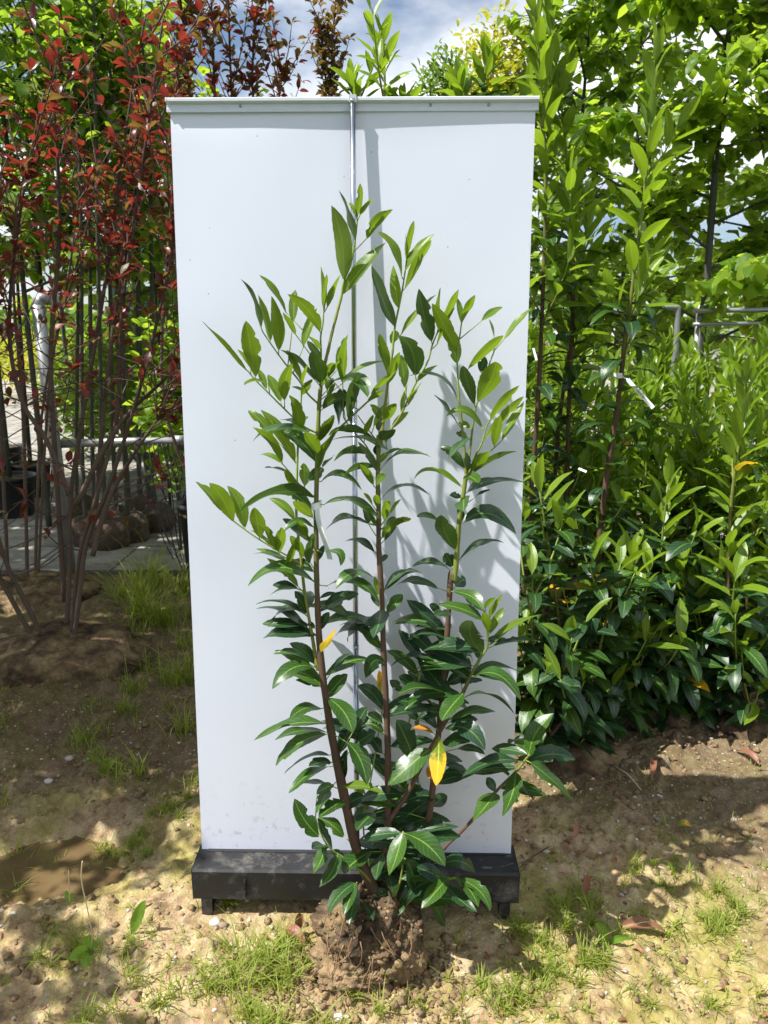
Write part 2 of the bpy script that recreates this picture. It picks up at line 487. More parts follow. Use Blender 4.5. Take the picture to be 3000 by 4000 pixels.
def frame(d, n, s):
    d = d.normalized(); n = (n - d * n.dot(d))
    n = n.normalized() if n.length > 1e-5 else d.orthogonal().normalized()
    x = d.cross(n)
    return Matrix(((x.x * s, d.x * s, n.x * s), (x.y * s, d.y * s, n.y * s), (x.z * s, d.z * s, n.z * s)))
def foliage(root, places, nobj=300, name='leaf', stuff_name='outer_leaves', near=True):
    """places: (key, variant, pos(world), rot3x3).  The ones nearest the camera become leaf objects, the rest one stuff mesh."""
    o0 = root.location
    if near:
        places = sorted(places, key=lambda p: (p[2] - CAM).length)
    for key, var, pos, mt in places[:nobj]:
        tv, tq, tuv, mat, cache = TEMPL[key][var % len(TEMPL[key])]
        if 'me' not in cache:
            cache['me'] = mesh_np('leaf', tv, tq, [mat], tuv)
        o = bpy.data.objects.new(name, cache['me'])
        COL.objects.link(o)
        o.parent = root
        m4 = mt.to_4x4(); m4.translation = pos - o0
        o.matrix_local = m4
    rest = places[nobj:]
    if rest:
        V, Q, U, MI, mats, off = [], [], [], [], [], 0
        for key, var, pos, mt in rest:
            tv, tq, tuv, mat, cache = TEMPL[key][var % len(TEMPL[key])]
            if mat not in mats: mats.append(mat)
            p = pos - o0
            V.append(tv @ np.array(mt).T + np.array(p)); Q.append(tq + off); U.append(tuv)
            MI.append(np.full(len(tq), mats.index(mat))); off += len(tv)
        o = link(stuff_name, mesh_np(stuff_name, np.concatenate(V), np.concatenate(Q), mats, np.concatenate(U), np.concatenate(MI)), root)
        tag(o, kind='stuff')
def U(a, b): return random.uniform(a, b)
def rdir(zmin=-1, zmax=1):
    z = U(zmin, zmax); a = U(0, 2 * math.pi); r = math.sqrt(max(0, 1 - z * z))
    return Vector((r * math.cos(a), r * math.sin(a), z))


# ================================================================== GROUND
def gh_np(x, y):
    soil = np.clip((2.9 - y) / 0.5, 0, 1) * np.clip((y + 6) / 1, 0, 1) * np.clip((8 - np.abs(x)) / 2, 0, 1)
    h = 0.075 * (fbm(x * 1.7, y * 1.7, 3, 3) - 0.5) + 0.030 * (fbm(x * 9, y * 9, 8, 4) - 0.5) + 0.024 * (fbm(x * 38, y * 38, 21, 3) - 0.5) + 0.012 * (fbm(x * 95, y * 95, 61, 2) - 0.5)
    clod = np.clip(fbm(x * 16, y * 16, 31, 2) - 0.60, 0, 1) * 0.10
    h = h + clod
    dip = np.exp(-(((x + 0.98) / 0.40) ** 2 + ((y - 0.17) / 0.17) ** 2) ** 1.5)
    h = h - 0.075 * dip
    h = h + 0.05 * np.exp(-(((x - 1.2) / 0.6) ** 2 + ((y - 0.55) / 0.3) ** 2)) + 0.06 * np.exp(-(((x + 1.5) / 0.5) ** 2 + ((y - 1.4) / 0.5) ** 2))
    flat = np.exp(-((x / 0.62) ** 4 + ((y + 0.03) / 0.13) ** 4))
    h = h * (1 - 0.85 * flat)
    return h * soil - 0.02 * (1 - soil)
def gh(x, y): return float(gh_np(np.array([float(x)]), np.array([float(y)]))[0])
def on_ground(px, py, it=4):
    z = 0.0
    for _ in range(it):
        p = at_z(px, py, z); z = gh(p.x, p.y)
    return Vector((p.x, p.y, z))

def soil_mat():
    mt, nt, out = new_mat('sandy_soil')
    b = principled(nt, out, 0.93, 0.2)
    t = nt.nodes.new('ShaderNodeTexCoord')
    o = t.outputs['Object']
    n1 = noise(nt, 1.3, 5, 0.6, o)
    n2 = noise(nt, 14, 6, 0.65, o)
    n3 = noise(nt, 120, 3, 0.6, o)
    r1 = ramp(nt, [(0.30, (0.15, 0.095, 0.052)), (0.47, (0.33, 0.235, 0.125)), (0.66, (0.50, 0.40, 0.235))])
    nt.links.new(n2.outputs['Fac'], r1.inputs[0])
    c = mixc(nt, 0.45, r1.outputs[0], n3.outputs['Color'], 'OVERLAY')
    # moss film in patches
    rm = ramp(nt, [(0.46, (0, 0, 0)), (0.62, (1, 1, 1))])
    mm = noise(nt, 3.1, 6, 0.65, o, 0.6)
    nt.links.new(mm.outputs['Fac'], rm.inputs[0])
    c = mixc(nt, mathn(nt, 'MULTIPLY', rm.outputs[0], 0.55), c, (0.27, 0.26, 0.04))
    # dark humus, also painted in place of foliage shade, towards the planted rows behind (x < -0.5, y > 0.9) and under the laurels
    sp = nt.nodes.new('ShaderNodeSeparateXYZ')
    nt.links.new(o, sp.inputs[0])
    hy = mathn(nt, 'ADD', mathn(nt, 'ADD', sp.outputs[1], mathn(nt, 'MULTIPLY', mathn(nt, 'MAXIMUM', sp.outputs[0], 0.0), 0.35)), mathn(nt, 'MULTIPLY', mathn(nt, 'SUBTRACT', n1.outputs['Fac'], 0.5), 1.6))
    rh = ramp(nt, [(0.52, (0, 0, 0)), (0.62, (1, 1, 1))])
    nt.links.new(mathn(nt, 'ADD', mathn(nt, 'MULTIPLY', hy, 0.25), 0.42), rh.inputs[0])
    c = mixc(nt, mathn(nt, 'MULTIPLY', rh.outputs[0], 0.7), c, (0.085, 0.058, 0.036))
    # pale grit
    vo = nt.nodes.new('ShaderNodeTexVoronoi')
    vo.inputs['Scale'].default_value = 75
    nt.links.new(o, vo.inputs['Vector'])
    gr = mathn(nt, 'LESS_THAN', vo.outputs['Distance'], 0.17)
    c = mixc(nt, mathn(nt, 'MULTIPLY', gr, 0.45), c, (0.58, 0.50, 0.38))
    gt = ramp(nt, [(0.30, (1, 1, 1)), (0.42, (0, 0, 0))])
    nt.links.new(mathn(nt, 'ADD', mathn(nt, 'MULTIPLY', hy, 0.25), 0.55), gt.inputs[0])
    c = mixc(nt, gt.outputs[0], c, (0.045, 0.075, 0.016))  # unseen ground behind the camera, darkened to green to cut warm bounce light
    nt.links.new(c, b.inputs['Base Color'])
    bp = nt.nodes.new('ShaderNodeBump')
    bp.inputs['Strength'].default_value = 1.0
    bp.inputs['Distance'].default_value = 0.012
    nt.links.new(mixc(nt, 0.5, n2.outputs['Fac'], n3.outputs['Fac']), bp.inputs['Height'])
    nt.links.new(bp.outputs[0], b.inputs['Normal'])
    return mt
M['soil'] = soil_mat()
gx = np.concatenate([-np.geomspace(300, 3.4, 26), np.linspace(-3.2, -1.9, 40)[:-1], np.linspace(-1.9, 1.9, 560), np.linspace(1.9, 3.2, 40)[1:], np.geomspace(3.4, 300, 26)])
gy = np.concatenate([-np.geomspace(60, 2.0, 14), np.linspace(-1.9, -0.75, 24)[:-1], np.linspace(-0.75, 1.6, 420), np.linspace(1.6, 3.4, 80)[1:], np.geomspace(3.6, 500, 26)])
GX, GY = np.meshgrid(gx, gy)
GZ = gh_np(GX, GY)
nx, ny = len(gx), len(gy)
ii, jj = np.meshgrid(np.arange(nx - 1), np.arange(ny - 1))
a0 = (jj * nx + ii).ravel()
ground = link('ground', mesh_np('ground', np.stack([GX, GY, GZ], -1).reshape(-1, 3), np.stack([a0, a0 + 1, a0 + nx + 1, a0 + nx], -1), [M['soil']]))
tag(ground, 'sandy trodden soil with moss and grit', kind='structure')

def concrete_mat():
    mt, nt, out = new_mat('yard_concrete')
    b = principled(nt, out, 0.85, 0.3)
    t = nt.nodes.new('ShaderNodeTexCoord')
    n1 = noise(nt, 1.2, 6, 0.65, t.outputs['Object'])
    n2 = noise(nt, 30, 4, 0.6, t.outputs['Object'])
    r = ramp(nt, [(0.3, (0.26, 0.24, 0.21)), (0.7, (0.42, 0.39, 0.34))])
    nt.links.new(n1.outputs['Fac'], r.inputs[0])
    br = nt.nodes.new('ShaderNodeTexBrick')
    br.inputs['Scale'].default_value = 1.0
    br.inputs['Mortar Size'].default_value = 0.012
    br.inputs['Brick Width'].default_value = 0.6
    br.inputs['Row Height'].default_value = 0.6
    nt.links.new(t.outputs['Object'], br.inputs['Vector'])
    n3 = noise(nt, 4.5, 6, 0.7, t.outputs['Object'])
    st = ramp(nt, [(0.42, (1, 1, 1)), (0.56, (0, 0, 0))])
    nt.links.new(n3.outputs['Fac'], st.inputs[0])
    cc_ = mixc(nt, 0.4, r.outputs[0], n2.outputs['Color'], 'OVERLAY')
    cc_ = mixc(nt, mathn(nt, 'MULTIPLY', st.outputs[0], 0.55), cc_, (0.12, 0.105, 0.08))
    cc_ = mixc(nt, mathn(nt, 'MULTIPLY', br.outputs['Fac'], 0.8), cc_, (0.07, 0.06, 0.045))
    nt.links.new(cc_, b.inputs['Base Color'])
    return mt
M['concrete'] = concrete_mat()
yb = MB()
yb.box((0, 46.5, -0.045), (120, 87, 0.10))
yard = yb.build('yard_pavement', M['concrete'])
tag(yard, 'pale concrete yard behind the plant rows', kind='structure')

# muddy puddle in the dip
def water_mat():
    mt, nt, out = new_mat('muddy_water')
    b = principled(nt, out, 0.06, 0.5)
    t = nt.nodes.new('ShaderNodeTexCoord')
    n = noise(nt, 7, 5, 0.6, t.outputs['Object'], 0.5)
    r = ramp(nt, [(0.35, (0.10, 0.065, 0.032)), (0.7, (0.17, 0.115, 0.055))])
    nt.links.new(n.outputs['Fac'], r.inputs[0])
    nt.links.new(r.outputs[0], b.inputs['Base Color'])
    bp = nt.nodes.new('ShaderNodeBump')
    bp.inputs['Strength'].default_value = 0.06
    bp.inputs['Distance'].default_value = 0.004
    nt.links.new(noise(nt, 25, 2, 0.5, t.outputs['Object']).outputs['Fac'], bp.inputs['Height'])
    nt.links.new(bp.outputs[0], b.inputs['Normal'])
    return mt
pz = gh(-0.98, 0.17) + 0.028
pm = MB()
pm.add([(-0.98 + 0.62 * math.cos(k * math.pi / 16), 0.17 + 0.27 * math.sin(k * math.pi / 16), pz) for k in range(32)], [tuple(range(32))])
tag(pm.build('puddle_water', water_mat()), 'shallow brown muddy puddle in the soil', kind='structure')

# ================================================================== ROLL-UP BANNER
LEAN = R(4.0)
BW = 0.886
BZ = 0.14
BYAW = R(-0.90)
bn = empty('roll_up_banner', (0, 0, 0))
bn.rotation_euler = (0, 0, BYAW)
tag(bn, 'tall white roll-up banner stand with chrome pole and black floor cassette', 'banner stand')
def bpos(x, s, off=0.0):                       # on the sheet: x across, s up along it, off towards the camera
    return Vector((x, s * math.sin(LEAN) - off * math.cos(LEAN), BZ + s * math.cos(LEAN) + off * -math.sin(LEAN) * -1))
def banner_mat():
    mt, nt, out = new_mat('banner_vinyl')
    b = principled(nt, out, 0.55, 0.35)
    t = nt.nodes.new('ShaderNodeTexCoord')
    n1 = noise(nt, 2.5, 4, 0.5, t.outputs['Object'])
    r = ramp(nt, [(0.3, (0.665, 0.690, 0.785)), (0.7, (0.69, 0.715, 0.805))])
    nt.links.new(n1.outputs['Fac'], r.inputs[0])
    n2 = noise(nt, 28, 6, 0.7, t.outputs['Object'], 1.0)
    n3 = noise(nt, 2.2, 3, 0.5, t.outputs['Object'])
    sm = ramp(nt, [(0.70, (0, 0, 0)), (0.80, (1, 1, 1))])
    nt.links.new(n2.outputs['Fac'], sm.inputs[0])
    sp = ramp(nt, [(0.52, (0, 0, 0)), (0.66, (1, 1, 1))])
    nt.links.new(n3.outputs['Fac'], sp.inputs[0])
    f = mathn(nt, 'MULTIPLY', mathn(nt, 'MULTIPLY', sm.outputs[0], sp.outputs[0]), 0.55)
    c = mixc(nt, f, r.outputs[0], (0.36, 0.31, 0.25))
    vo = nt.nodes.new('ShaderNodeTexVoronoi')
    vo.inputs['Scale'].default_value = 16
    nt.links.new(t.outputs['Object'], vo.inputs['Vector'])
    c = mixc(nt, mathn(nt, 'MULTIPLY', mathn(nt, 'LESS_THAN', vo.outputs['Distance'], 0.035), 0.5), c, (0.2, 0.17, 0.14))
    sz = nt.nodes.new('ShaderNodeSeparateXYZ')
    nt.links.new(t.outputs['Object'], sz.inputs[0])
    low = ramp(nt, [(0.14, (1, 1, 1)), (0.42, (0, 0, 0))])
    nt.links.new(sz.outputs[2], low.inputs[0])
    n5 = noise(nt, 45, 5, 0.7, t.outputs['Object'])
    m5 = ramp(nt, [(0.58, (0, 0, 0)), (0.68, (1, 1, 1))])
    nt.links.new(n5.outputs['Fac'], m5.inputs[0])
    c = mixc(nt, mathn(nt, 'MULTIPLY', mathn(nt, 'MULTIPLY', m5.outputs[0], low.outputs[0]), 0.5), c, (0.30, 0.25, 0.19))
    nt.links.new(c, b.inputs['Base Color'])
    # fine woven relief
    w = noise(nt, 380, 2, 0.5, t.outputs['Object'])
    bp = nt.nodes.new('ShaderNodeBump')
    bp.inputs['Strength'].default_value = 0.08
    bp.inputs['Distance'].default_value = 0.001
    nt.links.new(w.outputs['Fac'], bp.inputs['Height'])
    nt.links.new(bp.outputs[0], b.inputs['Normal'])
    return mt
M['banner'] = banner_mat()
NXB, NYB = 40, 90
bx = np.linspace(-BW / 2, BW / 2, NXB); bs = np.linspace(0.0, 1.988, NYB)
BXX, BSS = np.meshgrid(bx, bs)
wav = 0.0060 * (fbm(BXX * 2.4 + 5, BSS * 1.5, 41, 3) - 0.5) + 0.0016 * np.sin((BXX * 2.6 + BSS * 1.1) * 2.2)
edge = 0.0006 * np.abs(BXX / (BW / 2)) ** 5
topw = 0.004 * np.exp(-((2.0 - BSS) / 0.05) ** 2) * np.sin(BXX * 6 + 0.7)
OFFB = wav - edge + topw
def bgrid(extra):
    o = OFFB + extra
    return np.stack([BXX, BSS * math.sin(LEAN) - o * math.cos(LEAN), BZ + BSS * math.cos(LEAN) + o * math.sin(LEAN)], -1).reshape(-1, 3)
ib, jb = np.meshgrid(np.arange(NXB - 1), np.arange(NYB - 1))
b0 = (jb * NXB + ib).ravel()
qf = np.stack([b0, b0 + 1, b0 + NXB + 1, b0 + NXB], -1)
fv, bv = bgrid(0.0), bgrid(-0.0006)
nv = len(fv)
rim = list(range(NXB)) + [r * NXB + NXB - 1 for r in range(1, NYB)] + [(NYB - 1) * NXB + c for c in range(NXB - 2, -1, -1)] + [r * NXB for r in range(NYB - 2, 0, -1)]
qs = np.array([(rim[(k + 1) % len(rim)], rim[k], rim[k] + nv, rim[(k + 1) % len(rim)] + nv) for k in range(len(rim))]) + 2 * nv
link('banner_sheet', mesh_np('banner_sheet', np.concatenate([fv, bv, fv, bv]), np.concatenate([qf, qf[:, ::-1] + nv, qs]), [M['banner']]), bn)
M['alu'] = simple('white_lacquered_rail', (0.60, 0.63, 0.68), 0.36, 0.0, 0.04, 30)
M['chrome'] = simple('chrome_pole_metal', (0.50, 0.54, 0.60), 0.22, 1.0, 0.05, 8)
M['blackbox'] = None
def rail_prof():                               # (off towards camera, s) cross-section of the clamp rail
    return [(0.0150, 1.9985), (0.0150, 1.9925), (0.0125, 1.9910), (0.0045, 1.9880), (0.0045, 1.9800), (0.0062, 1.9785), (0.0062, 1.9705), (-0.0085, 1.9705), (-0.0085, 2.0005), (0.0130, 2.0005)]
rb = MB()
pr = rail_prof(); half = BW / 2 + 0.004
rv = [bpos(x, s, o) for x in (-half, half) for o, s in pr]
k_ = len(pr)
rb.add(rv, [(a, (a + 1) % k_, k_ + (a + 1) % k_, k_ + a) for a in range(k_)] + [tuple(range(k_ - 1, -1, -1)), tuple(range(k_, 2 * k_))])
rail = rb.build('top_rail', M['alu'], bn, smooth=False)
for sx in (-1, 1):
    ev = [bpos(sx * (half + dx), s, o * 1.05) for dx in (-0.001, 0.003) for o, s in pr]
    eb = MB(); eb.add(ev, [(a, (a + 1) % k_, k_ + (a + 1) % k_, k_ + a) for a in range(k_)] + [tuple(range(k_ - 1, -1, -1)), tuple(range(k_, 2 * k_))])
    eb.build('end_cap', M['alu'], rail, smooth=False)
for xx in (-0.27, 0.19, 0.33):
    sb = MB(); c = bpos(xx, 1.984, 0.0042); sb.lathe(c, [(0.0, 0.0)] + [(0.004, 0.0)], 10)
    sb = MB(); sb.tube([bpos(xx, 1.984, 0.002), bpos(xx, 1.984, 0.0060)], 0.0035, 8); sb.build('rail_screw', M['galv'], rail)
# pole in three sections, from the cassette slot (well in front of the sheet) to the rail
P0 = Vector((-0.0385, -0.074, 0.10)); P1 = bpos(-0.047, 1.994, 0.0175)
P0.x = at_plane(772 * OV, 1835 * OV, -0.072).x; P1.x = at_plane(760 * OV, 222 * OV, 0.12).x
cuts = [0.0, 0.335, 0.665, 1.0]
for k in range(3):
    a, b_ = P0.lerp(P1, cuts[k]), P0.lerp(P1, cuts[k + 1])
    r0 = 0.0078 - 0.0006 * k
    pb = MB(); pb.tube([a, a.lerp(b_, 0.5), b_ - (b_ - a).normalized() * 0.0015], r0, 20)
    pb.tube([b_ - (b_ - a).normalized() * 0.009, b_ - (b_ - a).normalized() * 0.0005], r0 + 0.0006, 20)
    pb.build('pole_section', M['chrome'], bn)
hb = MB(); hb.box(P1 + Vector((0, 0.004, 0.001)), (0.018, 0.016, 0.016)); hb.build('pole_hook', M['alu'], bn, smooth=False)
def black_mat():
    mt, nt, out = new_mat('black_cassette_plastic')
    b = principled(nt, out, 0.5, 0.5)
    t = nt.nodes.new('ShaderNodeTexCoord')
    n1 = noise(nt, 7, 9, 0.78, t.outputs['Object'], 0.1)
    n2 = noise(nt, 60, 4, 0.6, t.outputs['Object'])
    r = ramp(nt, [(0.0, (0.010, 0.010, 0.011)), (0.52, (0.013, 0.013, 0.014)), (0.62, (0.09, 0.083, 0.075)), (0.74, (0.36, 0.32, 0.27))])
    nt.links.new(n1.outputs['Fac'], r.inputs[0])
    nt.links.new(mixc(nt, 0.3, r.outputs[0], n2.outputs['Color'], 'OVERLAY'), b.inputs['Base Color'])
    rg = ramp(nt, [(0.4, (0.4, 0.4, 0.4)), (0.7, (0.9, 0.9, 0.9))])
    nt.links.new(n1.outputs['Fac'], rg.inputs[0])
    nt.links.new(rg.outputs[0], b.inputs['Roughness'])
    return mt
M['blackbox'] = black_mat()
cx0 = at_plane(415 * OV, 1890 * OV, -0.082).x; cx1 = at_plane(1121 * OV, 1890 * OV, -0.082).x
cxm, cw = (cx0 + cx1) / 2, cx1 - cx0
ct = MB(); ct.box((cxm, -0.0225, 0.093), (cw, 0.125, 0.098), bev=0.006)
cas = ct.build('floor_cassette', M['blackbox'], bn, smooth=False)
sl = MB(); sl.box((cxm, -0.004, 0.1405), (cw - 0.05, 0.012, 0.006)); sl.build('sheet_slot', M['hose'], cas, smooth=False)
for sx in (-1, 1):
    e = MB(); e.box((cxm + sx * (cw / 2 + 0.001), -0.0225, 0.093), (0.004, 0.120, 0.094)); e.build('end_plate', M['blackbox'], cas, smooth=False)
    f = MB(); xx = cxm + sx * (cw / 2 - 0.036)
    f.box((xx, -0.075, 0.022), (0.030, 0.022, 0.052)); f.box((xx, -0.03, 0.03), (0.03, 0.11, 0.034))
    f.build('foot', M['blackbox'], bn, smooth=False)
lt = MB(); xl = at_plane(529 * OV, 1910 * OV, -0.09).x
lt.box((xl, -0.0885, 0.085), (0.005, 0.011, 0.062))
for q in range(5): lt.box((xl, -0.095, 0.060 + 0.0125 * q), (0.006, 0.004, 0.008))
lt.build('latch', M['blackbox'], cas, smooth=False)

# ================================================================== THE LAUREL IN FRONT OF THE BANNER
STEM_A, STEM_B = -0.205, 0.130               # the plant leans back: y = A + B z
ball_c = Vector((at_plane(800 * OV, 2030 * OV, -0.23).x, -0.225, 0.06))
laurel = empty('cherry_laurel', (ball_c.x, ball_c.y, 0.0))
tag(laurel, 'cherry laurel with bare root ball standing in front of the white banner', 'shrub')
LO = laurel.location.copy()
class Z:                                      # a zoomed crop of the photograph: crop pixels -> photo pixels
    def __init__(s, x, y, w): s.x, s.y, s.k = x, y, w / 1659.0
    def __call__(s, px, py): return s.x + px * s.k, s.y + py * s.k
ZO = Z(0, 0, 3000)
ZA = Z(1150, 650, 500); ZB = Z(700, 1500, 800); ZC = Z(750, 1050, 500); ZD = Z(1150, 1100, 500)
ZE = Z(1400, 700, 800); ZE2 = Z(1400, 1500, 800); ZF = Z(1250, 1550, 500); ZG = Z(1200, 2000, 500)
ZH = Z(900, 2300, 800); ZI = Z(1500, 2300, 800); ZJ = Z(1150, 3100, 800)
SAMPLES = []                                  # (px, py, Vector, radius)
def stem(pts, w0, w1, off0=0.0, off1=0.0, mat='bark', v0=0.0, v1=1.0, taper=None):
    """pts: (zoom, x, y); widths in overview pixels; off = towards the camera"""
    P = []
    for k, (z, x, y) in enumerate(pts):
        px, py = z(x, y)
        o = off0 + (off1 - off0) * k / (len(pts) - 1)
        P.append(at_plane(px, py, STEM_A - o, STEM_B))
    S = smooth_path(P, 6)
    rad = lerp_list(taper or [w0, w1], len(S))
    rad = [r * OV * 0.5 * (p - CAM).dot(FWD) / FPX for r, p in zip(rad, S)]
    kn = random.Random(len(SAMPLES))
    rad2 = [r * (1 + 0.10 * kn.uniform(-1, 1)) for r in rad]
    mb = MB(); mb.tube(S, rad2, 9, v0=v0, v1=v1)
    mb.build('stem', M[mat], laurel, (0, 0, 0), origin=LO)
    for i in range(len(S) - 1):
        for f in (0, 0.5):
            p = S[i].lerp(S[i + 1], f)
            SAMPLES.append((*to_px(p), p, rad[i]))
O_ = lambda *xy: [(ZO, x, y) for x, y in xy]
def zz(z, *xy): return [(z, x, y) for x, y in xy]
stem(O_((832, 1990), (815, 1935), (772, 1840), (732, 1665), (707, 1530), (691, 1400), (684, 1250), (683, 1100), (686, 960), (689, 880)) + zz(ZD, (340, 1370)), 27, 9, 0.02, 0.02, v1=0.74, taper=[30, 25, 22, 19, 16, 14, 12, 11, 10, 9.5, 9])
stem(zz(ZD, (340, 1380), (400, 1050), (440, 880), (480, 700), (560, 380), (610, 190), (640, 0)) + zz(ZA, (745, 1200), (770, 1050), (800, 850), (815, 680)), 8, 3.4, 0.02, 0.012, 'twig')
stem(zz(ZD, (340, 1340), (345, 900), (340, 720), (370, 540), (380, 340)), 4.5, 3, 0.022, 0.03, 'twig')
stem(zz(ZD, (300, 1575)) + zz(ZC, (1500, 1620), (1380, 1440), (1240, 1270), (1120, 1110), (1000, 940), (905, 800)), 4.5, 2.6, 0.02, 0.05, 'twig')
stem(zz(ZB, (1110, 395), (990, 330), (840, 190), (700, 50)) + zz(ZC, (830, 1450), (710, 1310)), 4.4, 2.6, 0.02, 0.055, 'twig')
stem(zz(ZH, (712, 660), (690, 560), (665, 400), (630, 200), (600, 20)) + zz(ZB, (985, 1400), (950, 1080), (955, 700), (965, 450), (985, 180)) + zz(ZC, (1420, 1560), (1430, 1470)), 9, 3.2, 0.015, 0.0, 'twig', taper=[9, 8.5, 8, 7, 6.5, 6, 5.5, 5, 4.5, 4, 3.5, 3])
stem(zz(ZB, (975, 1460), (890, 1400), (650, 1260), (440, 1110), (345, 1030)), 4.4, 2.4, 0.015, 0.06, 'twig')
stem(zz(ZB, (1092, 915), (960, 800), (900, 720), (830, 640)), 4.4, 2.6, 0.02, 0.05, 'twig')
stem(zz(ZB, (1140, 520), (1290, 365), (1390, 270), (1540, 130)) + zz(ZD, (960, 1530), (1010, 1465)), 5, 3, 0.02, 0.06, 'twig')
stem(zz(ZF, (760, 620), (700, 525), (590, 380), (490, 240)), 3.6, 2.4, 0.0, 0.02, 'twig')
stem(zz(ZF, (700, 800), (580, 610), (440, 460), (350, 340), (300, 260)), 3.4, 2.4, 0.0, 0.03, 'twig')
stem(O_((838, 1960), (840, 1850), (838, 1700), (837, 1600), (833, 1500), (828, 1400), (825, 1300), (818, 1180), (818, 1110), (816, 1040), (817, 1000), (818, 940)) + zz(ZF, (790, 600)), 15, 9, 0.0, 0.0, v1=0.66, taper=[17, 16, 14.5, 14, 13.5, 13, 12.5, 11.5, 11, 10.5, 10, 9.5, 9])
stem(zz(ZF, (790, 610), (830, 200)) + zz(ZD, (1190, 1480), (1240, 1100), (1270, 920), (1300, 600), (1350, 350), (1400, 100)) + zz(ZA, (1450, 1250)), 7.5, 3.2, 0.0, 0.0, 'twig')
stem(zz(ZF, (850, 580), (930, 410), (1050, 230)) + zz(ZE, (470, 1640), (560, 1480), (600, 1340), (650, 1220)), 6, 3, 0.0, -0.01, 'twig')
stem(O_((868, 1960), (905, 1850), (926, 1770), (941, 1640), (956, 1500), (968, 1340), (974, 1240)) + zz(ZE2, (770, 1600), (790, 1480), (812, 1150), (850, 900), (872, 730)), 15, 10, -0.01, -0.008, v1=0.85, taper=[16, 15, 14, 13, 12.5, 12, 11.5, 11, 10.5, 10])
stem(zz(ZE2, (872, 740), (860, 560), (845, 400), (830, 250), (815, 100)) + zz(ZE, (805, 1600), (800, 1400), (820, 1280), (835, 1165)), 6.5, 3, -0.008, -0.01, 'twig')
stem(zz(ZE2, (880, 720), (905, 540), (925, 350), (950, 190)) + zz(ZE, (985, 1760), (1060, 1500), (1098, 1390), (1095, 1290)), 5.5, 2.4, -0.008, 0.0, 'twig')
stem(zz(ZE2, (885, 760), (905, 700), (950, 580), (1000, 480), (1040, 340), (1080, 280)), 5, 2.6, -0.008, 0.02, 'twig')
stem(zz(ZE2, (900, 720), (980, 640), (1065, 550), (1165, 455)), 4, 2.4, -0.008, 0.03, 'twig')
stem(O_((836, 1965)) + zz(ZJ, (740, 330), (815, 150), (905, 20)) + zz(ZI, (330, 1380), (440, 1180), (520, 1040), (640, 840), (700, 710), (780, 560), (840, 450), (815, 190)), 12, 4, 0.0, 0.05, v1=0.70, taper=[14, 13, 11, 10, 9.5, 9, 8, 6.5, 5, 3])
stem(O_((850, 1965)) + zz(ZJ, (980, 760), (1190, 470), (1330, 330), (1440, 215)) + zz(ZI, (900, 1650), (1060, 1490), (1150, 1380), (1180, 1345)), 8, 5, 0.0, 0.06, v1=0.70, taper=[9, 8, 7.5, 7, 6.5, 6, 5.5, 5])
stem(O_((815, 1950)) + zz(ZJ, (600, 690), (410, 530), (260, 410), (165, 185)), 6, 3, 0.02, 0.07, 'twig')
stem(O_((845, 1965)) + zz(ZJ, (900, 900), (1080, 720), (1250, 690), (1310, 682)), 7, 4, 0.02, 0.08, 'twig')
stem(O_((840, 1965)) + zz(ZJ, (860, 700), (880, 480), (880, 310)), 6, 4, 0.03, 0.085, 'twig')
stem(zz(ZJ, (640, 900), (560, 300), (600, 0)) + zz(ZH, (1180, 1300), (1215, 1060), (1250, 900)), 4, 2.4, -0.01, -0.015, 'twig')
stem(zz(ZJ, (870, 600), (860, 100)) + zz(ZI, (200, 1100), (310, 660), (470, 430), (440, 250)), 5, 2.4, -0.02, -0.03, 'twig')
stem(zz(ZJ, (520, 850), (505, 720)), 4, 2.5, 0.06, 0.09, 'twig')

